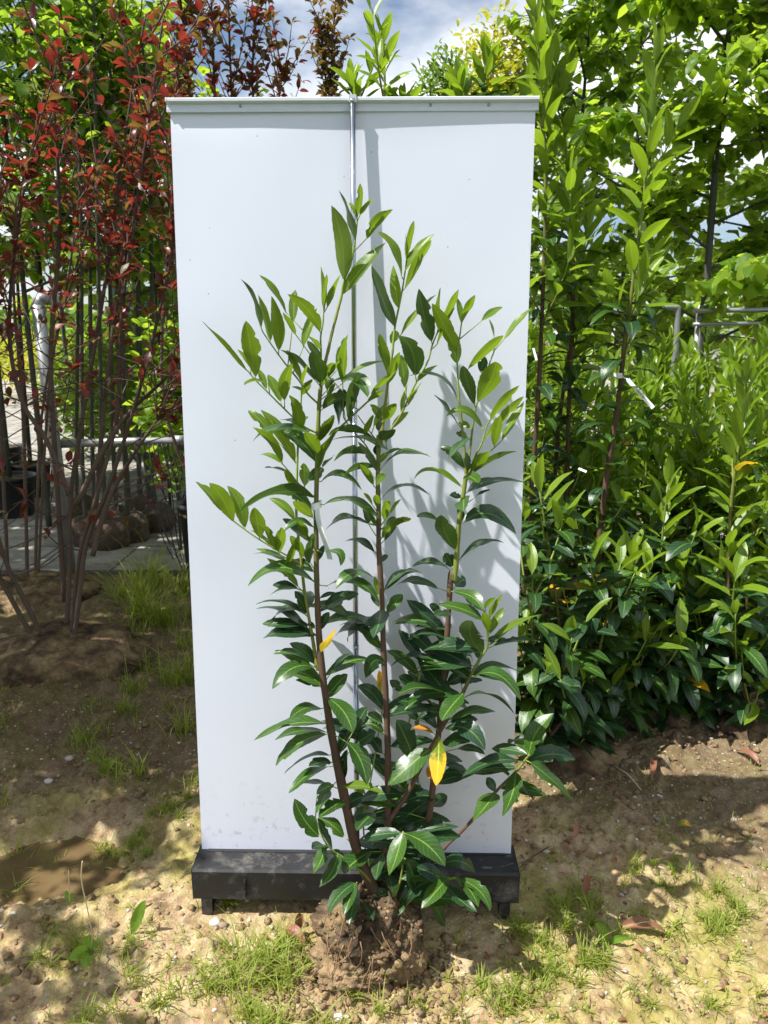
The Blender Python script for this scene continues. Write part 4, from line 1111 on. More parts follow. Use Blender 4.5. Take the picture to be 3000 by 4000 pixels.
def clod(root, rx, ry, rz, seed, mat='ball', name='root_ball', z=0.04):
    v, q = lump((0, 0, z), rx, ry, rz, seed, 0.22, 28, 18)
    return link(name, mesh_np(name, v, q, [M[mat]]), root)

# ---- tall laurels beside the banner, stems traced
def tall_laurel(label, base, paths, r0=0.011, nobj=300, spacing=0.022, lmin=0.12, lmax=0.165, shoots=6, tmin=0.02, ball=True, seed=1, young=0.62, zleaf=-1, group=None, dens=1.0):
    random.seed(seed)
    root = empty('cherry_laurel', (base[0], base[1], gh(base[0], base[1])))
    tag(root, label, 'shrub', group)
    if ball: clod(root, 0.22, 0.18, 0.10, seed + 50, z=-0.05)
    out = []
    for P in paths:
        S = smooth_path(P, 5)
        stem_obj(root, S, r0, 0.0028, 'bark', v0=0.05, v1=0.8)
        loc = []
        laurel_leaves(S, loc, spacing, lmin, lmax, tmin, young, U(0, 6), dens=dens)
        L = sum((S[i + 1] - S[i]).length for i in range(len(S) - 1))
        for k in range(shoots):
            t = U(0.10, 0.86)
            p, d = along(S, t)
            a = U(0, 6.28)
            h = U(0.14, 0.34)
            dirn = (Vector((math.cos(a), math.sin(a), 0)) * U(0.4, 0.9) + Vector((0, 0, 1))).normalized()
            Q = smooth_path([p, p + dirn * h * 0.5, p + dirn * h * 0.85 + Vector((0, 0, h * 0.2))], 4)
            stem_obj(root, Q, 0.0045, 0.0018, 'twig', 'side_shoot', 6)
            laurel_leaves(Q, loc, 0.026, lmin * 0.9, lmax * 0.95, 0.15, 0.85 if young >= 0.75 else (0.25 if t > 0.4 else 0.55), U(0, 6))
        out += [q for q in loc if q[2].z > zleaf]
    foliage(root, out, nobj)
    return root
def jit(P, s): return [p + Vector((U(-s, s), U(-s, s), 0)) for p in P]
P1 = path_at([(1274, 1500), (1280, 1380), (1292, 1200), (1312, 1020), (1335, 870), (1352, 720), (1362, 650), (1388, 450), (1402, 300), (1415, 110)], 1.20)
tall_laurel('tall single-stemmed cherry laurel with a barcode tag tied to its stem', (P1[0].x, P1[0].y), [P1], 0.016, 300, 0.024, 0.13, 0.18, 9, 0.10, seed=3, young=0.66)
P2 = [path_at([(1128, 1330), (1140, 1150), (1160, 900), (1172, 650), (1178, 420), (1172, 220), (1150, -30)], 1.35),
      path_at([(1215, 1400), (1222, 1200), (1228, 900), (1238, 640), (1230, 420), (1212, 220), (1178, -20)], 1.42),
      path_at([(1170, 1420), (1192, 1150), (1205, 940), (1230, 760), (1255, 620), (1270, 420)], 1.5)]
tall_laurel('tall cherry laurel with several brown stems crowding the banner edge', (0.72, 1.4), P2, 0.013, 300, 0.024, 0.12, 0.17, 8, 0.02, seed=5, young=0.58)
P3 = [path_at([(1250, 1660), (1238, 1560), (1215, 1400), (1190, 1210), (1165, 1060)], 0.72, 0.1), path_at([(1252, 1660), (1268, 1520), (1300, 1380), (1340, 1220)], 0.74, 0.1), path_at([(1245, 1650), (1180, 1500), (1150, 1330)], 0.72, 0.2)]
tall_laurel('low dark cherry laurel on its root ball just behind the banner foot', (P3[0][0].x, 0.72), P3, 0.009, 300, 0.019, 0.14, 0.18, 4, 0.02, seed=8, young=0.93)
P4 = [path_at([(1648, 1600), (1610, 1500), (1585, 1400), (1572, 1250), (1580, 1080), (1600, 930), (1612, 800)], 0.85, 0.1), path_at([(1640, 1590), (1560, 1450), (1500, 1330), (1470, 1200)], 0.9, 0.15), path_at([(1655, 1590), (1670, 1400), (1680, 1150), (1690, 900)], 0.95)]
tall_laurel('bushy cherry laurel with a bent bare lower stem', (P4[0][0].x, 0.88), P4, 0.010, 300, 0.026, 0.13, 0.18, 5, 0.22, seed=9, young=0.5)
P7 = [path_at([(1430, 1560), (1425, 1450), (1440, 1330), (1430, 1180), (1445, 1040)], 1.05), path_at([(1435, 1560), (1480, 1440), (1510, 1320), (1530, 1180)], 1.08), path_at([(1425, 1560), (1385, 1440), (1370, 1320), (1365, 1180)], 1.05), path_at([(1428, 1560), (1410, 1420), (1395, 1350)], 0.98)]
tall_laurel('shaded bushy cherry laurel between the tall single stem and the bent stem', (P7[0][0].x, 1.05), P7, 0.009, 300, 0.020, 0.13, 0.18, 4, 0.03, seed=10, young=0.75)
P8 = [path_at([(1330, 1560), (1335, 1450), (1320, 1300), (1300, 1150)], 1.3), path_at([(1335, 1560), (1370, 1420), (1400, 1260), (1410, 1100)], 1.35), path_at([(1330, 1560), (1300, 1440), (1262, 1330)], 1.28)]
tall_laurel('dark cherry laurel filling the shade behind the tall single stem', (P8[0][0].x, 1.32), P8, 0.009, 260, 0.020, 0.13, 0.18, 4, 0.03, seed=11, young=0.85, ball=False)
P9 = [path_at([(1175, 1600), (1165, 1500), (1150, 1380), (1150, 1240)], 0.62), path_at([(1178, 1600), (1205, 1500), (1222, 1400)], 0.60), path_at([(1180, 1600), (1235, 1530), (1262, 1470)], 0.58), path_at([(1172, 1600), (1140, 1540), (1135, 1450)], 0.66)]
tall_laurel('small dark cherry laurel squeezed against the banner edge', (P9[0][0].x, 0.62), P9, 0.007, 280, 0.017, 0.12, 0.17, 3, 0.0, seed=14, young=0.95, ball=False)
P10 = [path_at([(1340, 1580), (1330, 1480), (1310, 1400), (1290, 1300)], 0.92), path_at([(1345, 1580), (1390, 1500), (1420, 1430)], 0.92), path_at([(1340, 1580), (1290, 1520), (1262, 1440)], 0.88), path_at([(1342, 1580), (1360, 1480), (1372, 1380), (1380, 1280)], 0.95)]
tall_laurel('low spreading cherry laurel at the foot of the tall single stem', (P10[0][0].x, 0.92), P10, 0.007, 280, 0.018, 0.12, 0.17, 3, 0.0, seed=15, young=0.9, ball=False)
P11 = [path_at([(1540, 1560), (1535, 1460), (1520, 1380), (1500, 1280)], 0.98), path_at([(1545, 1560), (1590, 1480), (1625, 1400)], 0.95), path_at([(1540, 1560), (1490, 1500), (1462, 1430)], 0.98), path_at([(1542, 1560), (1560, 1470), (1575, 1360)], 1.0)]
tall_laurel('low spreading cherry laurel beside the bent stem', (P11[0][0].x, 0.97), P11, 0.007, 280, 0.018, 0.12, 0.17, 3, 0.0, seed=16, young=0.9, ball=False)
# laurels behind the banner: only their tips rise above the rail
P5 = [path_at([(845, 700), (838, 400), (832, 200), (828, 75)], 1.3), path_at([(780, 600), (770, 300), (768, 225), (760, 178)], 1.35), path_at([(890, 600), (880, 300), (872, 222)], 1.3)]
tall_laurel('cherry laurel behind the banner with slim shoots above the rail', (0.0, 1.3), [[Vector((0.0, 1.3, 0.05))] + p for p in P5], 0.010, 120, 0.045, 0.09, 0.125, 1, 0.1, seed=12, young=0.7, zleaf=0.3)
P6 = [path_at([(1010, 700), (1006, 320), (1002, 230), (992, 175)], 1.4), path_at([(1050, 700), (1045, 300), (1045, 200), (1052, 120)], 1.45), path_at([(1085, 700), (1080, 320), (1075, 235)], 1.5)]
tall_laurel('cherry laurel behind the banner with a dense leafy tuft above the rail', (0.36, 1.42), [[Vector((0.36, 1.42, 0.05))] + p for p in P6], 0.010, 150, 0.034, 0.09, 0.13, 1, 0.1, seed=13, young=0.75, zleaf=0.3)

# ---- the nursery block of younger laurels on the right
def block_laurel(x, y, h, seed, nobj, label):
    random.seed(seed)
    root = empty('cherry_laurel', (x, y, gh(x, y)))
    tag(root, label, 'shrub', 'young laurels in the nursery block')
    out = []
    yf, sf = U(0.40, 0.72), U(0.85, 1.2)
    for k in range(9):
        a = k * GA + U(0, 1)
        r = U(0.03, 0.30)
        hh = h * U(0.66, 1.06)
        b0_ = Vector((x + 0.03 * math.cos(a), y + 0.03 * math.sin(a), root.location.z))
        S = smooth_path([b0_, b0_ + Vector((r * 0.6 * math.cos(a), r * 0.6 * math.sin(a), hh * 0.45)), b0_ + Vector((r * math.cos(a), r * math.sin(a), hh))], 5)
        stem_obj(root, S, 0.008, 0.0025, 'bark', v0=0.1, v1=0.9)
        laurel_leaves(S, out, 0.022, 0.085 * sf, 0.145 * sf, 0.06, yf, U(0, 6))
        for q in range(3):
            t = U(0.45, 0.85); p, d = along(S, t); aa = U(0, 6.28); hs = U(0.15, 0.28)
            dr = (Vector((math.cos(aa), math.sin(aa), 0)) * 0.6 + Vector((0, 0, 1))).normalized()
            Q = [p, p + dr * hs * 0.5, p + dr * hs]
            stem_obj(root, Q, 0.004, 0.0018, 'twig', 'side_shoot', 5)
            laurel_leaves(Q, out, 0.022, 0.085, 0.13, 0.1, 0.2, U(0, 6))
    foliage(root, out, nobj)
spots = []
rs = random.Random(77)
for row, (yy, x0, x1, h) in enumerate(((1.40, 1.75, 2.1, 1.30), (1.75, 1.05, 2.35, 1.42), (2.2, 0.95, 2.8, 1.56), (2.75, 1.1, 3.2, 1.66))):
    x = x0
    while x < x1:
        spots.append((x + rs.uniform(-0.05, 0.05), yy + rs.uniform(-0.08, 0.08), h * rs.uniform(0.94, 1.06), row)); x += 0.40
for k, (x, y, h, row) in enumerate(spots):
    block_laurel(x, y, h, 200 + k, (170, 130, 110, 80)[row], 'bushy young cherry laurel in the dense block before the pipe railing')

# ---- purple-leaved plums on the left
def plum_leaves(S, out, spacing, l0=0.038, l1=0.062, key='plum', tmin=0.0, mixg=0.1):
    length = sum((S[i + 1] - S[i]).length for i in range(len(S) - 1))
    n = max(2, int(length * (1 - tmin) / spacing))
    t = tmin
    for k in range(n):
        if k % 3 == 0: t = tmin + (1 - tmin) * min(0.999, (k + U(0.1, 2.9)) / n)
        if k > n - 5: t = U(0.93, 0.999)
        p, d = along(S, t)
        rad = rdir(); rad = (rad - d * rad.dot(d)).normalized()
        el = U(0.15, 0.95)
        ax = rad * math.cos(el) + d * math.sin(el) + Vector((0, 0, U(-0.2, 0.3)))
        nm = Vector((U(-0.7, 0.7), U(-0.7, 0.7), 1.0))
        out.append((key if random.random() > mixg else 'plumg', random.randrange(3), p, frame(ax, nm, U(l0, l1))))
def plum(label, base, paths, seed, nobj=300, r0=0.016, zlo=1.15, twigs=20, dens=0.012, key='plum', sparse_low=True, ball=True, name='plum_tree', group='purple-leaved plums in the nursery row', l0=0.04, l1=0.064, tl=(0.2, 0.5), mixg=0.1, low=5):
    random.seed(seed)
    root = empty(name, (base[0], base[1], gh(base[0], base[1])))
    tag(root, label, 'tree', group)
    if ball:
        clod(root, 0.42, 0.34, 0.15, seed + 3, z=-0.02)
    out = []
    for P in paths:
        S = smooth_path(P, 5)
        stem_obj(root, S, r0 * U(0.8, 1.1), 0.004, 'plumbark', 'stem', 8)
        hi = [i for i, p in enumerate(S) if p.z > zlo]
        if not hi: 
            hi = [len(S) - 2]
        lo_t = hi[0] / (len(S) - 1)
        plum_leaves(S, out, dens * 1.2, l0, l1, key, max(lo_t, 0.35), mixg)
        for k in range(twigs):
            t = lo_t + (1 - lo_t) * (random.random() ** 0.8) * 0.98
            p, d = along(S, t)
            a = U(0, 6.28); L = U(*tl)
            dr = (Vector((math.cos(a), math.sin(a), 0)) * U(0.35, 0.8) + d * 0.9).normalized()
            Q = smooth_path([p, p + dr * L * 0.5 + Vector((U(-.02, .02), U(-.02, .02), 0)), p + dr * L + Vector((0, 0, L * 0.12))], 3)
            stem_obj(root, Q, 0.0042, 0.0016, 'plumbark', 'twig', 5)
            plum_leaves(Q, out, dens * (1.0 + max(0, 1.7 - p.z) * 0.9), l0, l1, key, 0.08, mixg)
        for k in range(low if sparse_low else 0):         # bare lower side twigs with a few leaves
            t = U(0.25, max(0.3, lo_t)); p, d = along(S, t); a = U(0, 6.28); L = U(0.2, 0.6)
            Q = smooth_path([p, p + Vector((math.cos(a) * 0.9, math.sin(a) * 0.9, U(0.2, 0.6))) * L * 0.5, p + Vector((math.cos(a + 0.4) * 0.9, math.sin(a + 0.4) * 0.9, U(0.1, 0.9))) * L], 3)
            stem_obj(root, Q, 0.0035, 0.0013, 'plumbark', 'twig', 5)
            plum_leaves(Q, out, 0.060, l0, l1, key, 0.4, mixg)
    foliage(root, out, nobj)
    return root
PB = (at_plane(132 * OV, 1455 * OV, 1.5).x, 1.5)
PA = [path_at([(150, 1450), (158, 1330), (172, 1200), (215, 1050), (252, 900), (262, 700), (285, 500), (322, 260), (352, 40)], 1.5),
      path_at([(152, 1450), (172, 1280), (188, 1170), (235, 1050), (290, 880), (338, 700), (372, 540), (388, 380)], 1.48),
      path_at([(135, 1450), (150, 1250), (152, 1080), (182, 880), (226, 620), (250, 430), (285, 200), (315, 30)], 1.55, 0.2),
      path_at([(120, 1440), (60, 1310), (8, 1200), (-40, 1000), (-60, 700), (-40, 420)], 1.5, -0.1),
      path_at([(112, 1450), (28, 1300), (-20, 1200), (-80, 950), (-110, 600)], 1.5, -0.2),
      path_at([(150, 1070), (100, 950), (45, 860), (20, 700), (45, 450), (95, 200)], 1.53),
      path_at([(165, 1090), (230, 960), (285, 885), (345, 830), (402, 770)], 1.5),
      path_at([(200, 1200), (235, 1080), (290, 980), (345, 900)], 1.46),
      path_at([(205, 1120), (225, 880), (255, 640), (300, 420), (335, 230)], 1.6),
      path_at([(140, 1300), (120, 1000), (110, 760), (128, 500), (118, 250), (105, 90)], 1.62)]
plum('multi-stemmed purple-leaved plum on a dark root ball beside the banner', PB, PA, 21, 300, 0.014, 1.42, 12, 0.026, l0=0.042, l1=0.070, mixg=0.25, low=7)
PBk = [path_at([(60, 1300), (50, 900), (30, 640), (35, 430)], 2.5), path_at([(20, 1300), (0, 900), (-20, 600), (0, 400)], 2.6), path_at([(75, 1300), (90, 900), (140, 650), (170, 430)], 2.5), path_at([(80, 1300), (110, 800), (170, 560), (215, 380)], 2.7)]
plum('purple-leaved plum with slim upright stems behind the bigger plum', (PBk[0][0].x, 2.5), PBk, 22, 300, 0.012, 1.55, 6, 0.034, l0=0.042, l1=0.066, mixg=0.3)
PC = [path_at([(470, 900), (468, 400), (462, 150), (455, -40)], 2.7), path_at([(520, 900), (510, 400), (498, 150), (492, -60)], 2.8), path_at([(560, 900), (550, 300), (545, 150), (560, -20)], 2.8), path_at([(420, 900), (415, 350), (405, 150), (385, -50)], 2.6), path_at([(600, 900), (600, 300), (612, 150)], 3.0), path_at([(360, 900), (372, 420), (380, 200), (400, 20)], 2.6)]
plum('bronze-green plum whose tops show above the left half of the rail', (PC[1][0].x, 2.75), [[Vector((PC[1][0].x, 2.75, 0.02))] + p for p in PC], 23, 300, 0.011, 1.95, 12, 0.020, l0=0.042, l1=0.066, mixg=0.55, ball=False, sparse_low=False, tl=(0.15, 0.42))
PD = [path_at([(722, 900), (720, 300), (716, 150), (728, -40)], 3.2), path_at([(706, 900), (706, 300), (700, 130), (690, 60)], 3.2)]
plum('narrow bronze plum sapling rising alone above the rail', (PD[0][0].x, 3.2), [[Vector((PD[0][0].x, 3.2, 0.02))] + p for p in PD], 24, 260, 0.009, 2.0, 16, 0.014, key='plumg', ball=False, sparse_low=False, tl=(0.1, 0.22))
# the row runs on towards the camera, outside the frame on the left: it shades the soil
def free_plum(x, y, h, seed, n=7, nobj=40):
    random.seed(seed)
    b = Vector((x, y, 0.03)); paths = []
    for k in range(n):
        a = k * GA; r = U(0.25, 0.6)
        paths.append([b, b + Vector((math.cos(a) * r * 0.4, math.sin(a) * r * 0.4, h * 0.35)), b + Vector((math.cos(a) * r * 0.8, math.sin(a) * r * 0.8, h * 0.7)), b + Vector((math.cos(a) * r, math.sin(a) * r, h))])
    plum('purple-leaved plum at the open end of the nursery row', (x, y), paths, seed, nobj, 0.014, 1.0, 12, 0.016)
free_plum(-2.25, 0.15, 2.5, 31)
free_plum(-2.15, 0.85, 2.6, 32)
free_plum(-2.45, -0.75, 2.3, 33, 6)


# ---- lime trees
def lime(label, x, y, ztrunk, top, seed, spread, nleaf, nobj, key='lime', group=None, lean=(0, 0), r0=0.028, l0=0.075, l1=0.12, box=None, low=0.0):
    random.seed(seed)
    root = empty('lime_tree', (x, y, 0.0))
    tag(root, label, 'tree', group)
    b = Vector((x, y, 0.0)); t_ = b + Vector((lean[0], lean[1], top))
    S = smooth_path([b, b.lerp(t_, 0.35) + Vector((U(-.04, .04), U(-.04, .04), 0)), b.lerp(t_, 0.7) + Vector((U(-.06, .06), U(-.06, .06), 0)), t_], 6)
    stem_obj(root, S, r0, 0.008, 'limebark', 'trunk', 9)
    twigs = []
    nl = 22
    for k in range(nl):
        t = ztrunk / top + (1 - ztrunk / top) * (k + 0.5) / nl
        p, d = along(S, min(0.98, t)); a = k * GA + U(-0.4, 0.4)
        L = spread * (1.0 - 0.55 * (t - ztrunk / top) / (1 - ztrunk / top)) * U(0.75, 1.15)
        dr = Vector((math.cos(a), math.sin(a), U(0.15, 0.7)))
        Q = smooth_path([p, p + dr * L * 0.5, p + dr * L + Vector((0, 0, -0.10 * L))], 4)
        stem_obj(root, Q, 0.012, 0.004, 'limebark', 'limb', 6)
        for q in range(11):
            tt = U(0.15, 1.0); pp, dd = along(Q, tt); aa = U(0, 6.28); LL = U(0.22, 0.5)
            d2_ = (dd * 0.8 + Vector((math.cos(aa), math.sin(aa), U(-0.35, 0.5)))).normalized()
            twigs.append([pp, pp + d2_ * LL * 0.5, pp + d2_ * LL + Vector((0, 0, -0.15 * LL))])
    tw = MB()
    for q in twigs: tw.tube(q, [0.004, 0.003, 0.0015], 4, cap=False)
    tg_ = tw.build('twigs', M['limebark'], root, origin=root.location); tag(tg_, kind='stuff')
    out = []
    per = max(3, nleaf // len(twigs))
    for q in twigs:
        S2 = smooth_path(q, 3)
        for k in range(per):
            p, d = along(S2, min(0.999, (k + U(0, 1)) / per))
            a = U(0, 6.28)
            ax = Vector((math.cos(a), math.sin(a), 0)) * 0.8 + d * 0.6 + Vector((0, 0, U(-0.9, -0.1)))
            nm = Vector((U(-0.6, 0.6), U(-0.6, 0.6) - 0.15, 1.0))
            out.append((key, random.randrange(3), p, frame(ax, nm, U(l0, l1))))
    foliage(root, out, nobj)
G1 = 'lime trees beyond the young laurels'
lime('broad lime tree with large bright heart-shaped leaves over the laurel block', 2.35, 3.7, 1.35, 4.8, 41, 1.25, 4600, 300, 'lime', None, (0.1, 0), 0.035, 0.085, 0.135)
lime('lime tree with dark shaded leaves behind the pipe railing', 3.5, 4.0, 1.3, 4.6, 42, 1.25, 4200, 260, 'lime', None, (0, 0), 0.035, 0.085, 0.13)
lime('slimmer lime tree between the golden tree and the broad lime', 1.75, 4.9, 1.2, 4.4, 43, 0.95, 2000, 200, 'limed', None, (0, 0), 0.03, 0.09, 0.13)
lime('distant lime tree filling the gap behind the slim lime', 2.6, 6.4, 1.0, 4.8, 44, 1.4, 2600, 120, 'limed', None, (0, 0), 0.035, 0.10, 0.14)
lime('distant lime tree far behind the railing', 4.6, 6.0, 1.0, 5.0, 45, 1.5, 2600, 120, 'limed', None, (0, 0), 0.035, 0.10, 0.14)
for k, (x, y) in enumerate(((-4.7, 3.2), (-4.9, 4.1), (-5.3, 5.0), (-4.1, 2.3), (-3.3, 0.35), (-3.5, 1.4))):  # lime trees added out of frame to shade the yard and left soil
    lime('unseen lime tree added to shade the yard and soil', x, y, 1.5, 4.4, 160 + k, 1.15, 1000 if k < 4 else 700, 20, 'limed', 'lime trees added out of frame for shade', (0, 0), 0.03, 0.10, 0.15)
G2 = 'potted lime trees behind the plums'
for k, (x, y, tp, sp) in enumerate(((-3.55, 4.3, 4.2, 0.85), (-3.05, 5.2, 4.7, 0.9), (-2.75, 4.2, 4.1, 0.8), (-2.35, 5.0, 4.2, 0.85), (-4.3, 5.4, 5.0, 1.0), (-1.95, 4.4, 3.6, 0.7), (-2.6, 6.4, 4.6, 0.95), (-3.7, 7.2, 5.0, 1.1), (-1.7, 6.0, 3.7, 0.8))):
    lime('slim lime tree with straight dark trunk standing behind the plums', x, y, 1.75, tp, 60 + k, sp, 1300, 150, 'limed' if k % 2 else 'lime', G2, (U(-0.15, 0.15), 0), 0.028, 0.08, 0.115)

# ---- golden feathery tree, bright conifer and far shrubs
def cloud_shrub(name, label, c, rx, ry, rz, n, key, l0, l1, seed, nobj=60, group=None, cat='shrub', limbs=9):
    random.seed(seed)
    root = empty(name, (c[0], c[1], 0.0)); tag(root, label, cat, group)
    b = Vector((c[0], c[1], 0)); top = Vector((c[0], c[1], c[2] + rz))
    stem_obj(root, [b, b.lerp(top, 0.5), top], max(0.012, 0.02 * top.z / 3), 0.006, 'limebark', 'trunk')
    out = []
    cents = []
    for k in range(limbs):
        d = rdir(-0.6, 1.0)
        e = Vector((c[0] + d.x * rx * U(0.4, 0.8), c[1] + d.y * ry * U(0.4, 0.8), c[2] + d.z * rz * U(0.4, 0.85)))
        s0 = b.lerp(top, min(0.9, max(0.1, (e.z - 0.4) / top.z)))
        stem_obj(root, [s0, s0.lerp(e, 0.5) + Vector((0, 0, 0.05)), e], 0.010, 0.003, 'limebark', 'limb', 5)
        cents.append(e)
    for k in range(n):
        e = random.choice(cents); d = rdir()
        r = U(0.2, 1.0) ** 0.6 * 0.52
        p = e + Vector((d.x * rx, d.y * ry, d.z * rz)) * r
        a = rdir(-0.4, 0.9)
        out.append((key, random.randrange(3), p, frame(a, Vector((U(-.6, .6), U(-.6, .6), 1)), U(l0, l1))))
    foliage(root, out, nobj)
gx_ = at_plane(1065 * OV, 150 * OV, 5.2)
cloud_shrub('golden_tree', 'golden yellow feathery tree showing above the rail', (gx_.x, 5.2, 3.30), 0.60, 0.5, 0.85, 3600, 'gold', 0.05, 0.10, 81, 160, cat='tree', limbs=22)
gx2 = at_plane(945 * OV, 170 * OV, 4.4)
cloud_shrub('conifer', 'bright green feathery conifer top just above the rail', (gx2.x + 0.10, 4.4, 2.95), 0.36, 0.3, 0.62, 2200, 'thuja', 0.05, 0.10, 82, 120, cat='tree', limbs=12)
for k, (px_, py_, Y, r, key) in enumerate(((85, 770, 15.5, 1.1, 'gold'), (250, 770, 13.5, 1.0, 'thuja'), (0, 740, 17, 1.3, 'gold'), (330, 775, 13, 1.0, 'gold'))):
    p = at_plane(px_ * OV, py_ * OV, Y)
    cloud_shrub('garden_shrub', ['rounded golden shrub across the concrete yard', 'pale green rounded shrub across the concrete yard'][key == 'thuja'], (p.x, Y, 0.85), r, r, 0.8, 900, key, 0.12, 0.2, 90 + k, 40, 'far shrubs across the yard' if key == 'gold' else None)
for k, (px_, py_, Y, rx, rz, zc) in enumerate(((370, 860, 3.5, 0.34, 0.75, 0.95), (345, 760, 4.6, 0.55, 0.9, 1.25), (285, 800, 5.6, 0.6, 0.85, 0.9), (225, 780, 6.6, 0.6, 0.8, 0.85), (160, 800, 7.6, 0.5, 0.7, 0.7), (395, 700, 5.5, 0.6, 1.0, 1.4))):
    p = at_plane(px_ * OV, py_ * OV, Y)
    cloud_shrub('leafy_shrub', ['bright leafy shrub between the cross rail and the banner edge', 'green leafy shrub behind the drooping hoses', 'dark leafy shrub behind the young trees', 'round leafy shrub in front of the teal screen', 'small leafy shrub near the thick post', 'tall leafy shrub hidden behind the banner edge'][k], (p.x, Y, zc), rx, rx, rz, 900, 'limed' if k else 'lime', 0.06, 0.10, 120 + k, 80)
# far green belt that closes the horizon: reads as one mass
random.seed(5)
bl = []
for k in range(9000):
    x = U(-34, 30); y = U(26, 31)
    hmax = 1.6 + 1.5 * float(fbm(np.array([x * 0.22]), np.array([1.0]), 3, 3)[0]) + (2.2 if x > -2 else 0)
    bl.append((random.choice(('thuja', 'limed', 'thuja', 'lime')), random.randrange(3), Vector((x, y, U(0.0, hmax))), frame(rdir(-0.5, 0.8), rdir(0, 1), U(0.35, 0.7))))
belt = empty('far_hedge', (0, 28, 0)); 
foliage(belt, bl, 0)
bo = belt.children[0]; bo.parent = None; bo.location = (0, 28, 0); bo.name = 'far_woodland'
bpy.data.objects.remove(belt)
tag(bo, 'distant belt of mixed greenery closing the yard', kind='stuff')

# ================================================================== YARD FURNITURE ON THE LEFT
pp = at_plane(152 * OV, 1235 * OV, 3.0)
fr = empty('pipe_barrier', (pp.x, 3.0, 0.0))
tag(fr, 'galvanised pipe barrier with thick post and low cross rail behind the plum', 'barrier')
f0 = fr.location
def pipe(root, pts, r, name, n=12, mat='galv'):
    mb = MB(); mb.tube(pts, r, n); return mb.build(name, M[mat], root, origin=root.location)
pw = pp.x
pipe(fr, [Vector((pw, 3.0, -0.02)), Vector((pw - 0.02, 3.0, 1.0)), Vector((pw - 0.03, 3.0, 1.76))], 0.040, 'post')
pipe(fr, smooth_path([Vector((pw - 0.03, 3.0, 1.74)), Vector((pw - 0.02, 3.01, 1.79)), Vector((pw + 0.01, 3.05, 1.80)), Vector((pw + 0.02, 3.35, 1.79))], 5), 0.038, 'top_elbow')
ra, rb_ = at_plane(168 * OV, 957 * OV, 3.08), at_plane(396 * OV, 951 * OV, 3.05)
lowrail = pipe(fr, [ra - Vector((0.14, 0.05, 0)), ra.lerp(rb_, 0.5), rb_ + Vector((0.5, 0, 0))], 0.028, 'cross_rail')
ua, ub = at_plane(-60 * OV, 702 * OV, 3.4), at_plane(42 * OV, 708 * OV, 3.4)
pipe(fr, [ua, ua.lerp(ub, .5), ub], 0.028, 'side_rail')
cl = MB(); cl.tube([rb_ - Vector((0.06, 0, 0)), rb_ + Vector((0.005, 0, 0))], 0.033, 12); cl.build('pipe_coupling', M['galv'], lowrail, origin=(0, 0, 0), loc=-f0 + f0 * 0)
bpy.data.objects[lowrail.name].children[0].location = -f0
# right-hand railing
qa, qb, qc = at_plane(1362 * OV, 672 * OV, 3.35), at_plane(1452 * OV, 664 * OV, 3.35), at_plane(1464 * OV, 690 * OV, 3.35)
rg = empty('pipe_railing', (qc.x, 3.35, 0.0))
tag(rg, 'galvanised pipe railing with rounded corner above the young laurels', 'railing')
pipe(rg, smooth_path([qa - Vector((0.15, 0, 0)), qa, qb, qc + Vector((0, 0, -0.02)), Vector((qc.x, 3.35, 0.9)), Vector((qc.x, 3.35, 0.0))], 6), 0.019, 'hoop_rail')
q1, q2 = at_plane(1500 * OV, 672 * OV, 3.5), at_plane(1720 * OV, 668 * OV, 3.5)
pipe(rg, [q1, q1.lerp(q2, 0.5), q2], 0.017, 'upper_rail'); pipe(rg, [q1 - Vector((0, 0, 0.09)), q1.lerp(q2, 0.5) - Vector((0, 0, 0.09)), q2 - Vector((0, 0, 0.09))], 0.013, 'lower_rail')
for x in (q1.x + 0.05, q1.x + 0.9): pipe(rg, [Vector((x, 3.53, 0)), Vector((x, 3.53, 1.0)), Vector((x, 3.53, q1.z + 0.04))], 0.022, 'post')

# black pots with thin trunks in them
def pot(x, y, r, h, label, group='black pots on the yard', trunk=True, seed=0):
    root = empty('plant_pot', (x, y, 0.006)); tag(root, label, 'pot', group)
    mb = MB(); mb.lathe((0, 0, 0), [(r * 0.76, 0), (r * 0.80, 0.01), (r * 0.97, h * 0.93), (r * 1.04, h * 0.93), (r * 1.05, h), (r * 0.98, h), (r * 0.95, h * 0.9)], 26)
    mb.build('pot_wall', M['pot'], root)
    v, q = lump((0, 0, h * 0.86), r * 0.95, r * 0.95, 0.04, seed, 0.2, 20, 8); link('soil', mesh_np('soil', v, q, [M['ball']]), root)
    if trunk:
        rr_ = random.Random(seed); mb = MB(); k = rr_.uniform(-0.1, 0.1)
        mb.tube([(0, 0, h * 0.8), (k * 0.5, 0, h + 0.9), (k, 0.05, h + 1.9)], [0.024, 0.020, 0.014], 8); mb.build('trunk', M['limebark'], root)
for k, (px_, py_, Y, r, h) in enumerate(((22, 1040, 4.6, 0.21, 0.36), (66, 1010, 5.4, 0.19, 0.33), (-30, 1000, 5.2, 0.22, 0.36), (8, 985, 6.4, 0.22, 0.36))):
    p = at_plane(px_ * OV, py_ * OV, Y); pot(p.x, Y, r, h, ['wide black plastic pot holding a thin trunk on the shaded yard', 'smaller black plastic pot with a thin trunk near the galvanised post', 'black plastic pot half hidden at the outer end of the pots', 'farthest black plastic pot behind the others on the yard'][k], seed=k + 5)
p = at_plane(408 * OV, 1180 * OV, 2.85); pot(p.x + 0.12, 2.85, 0.17, 0.52, 'tall black plastic container against the banner edge', None, False, 15)
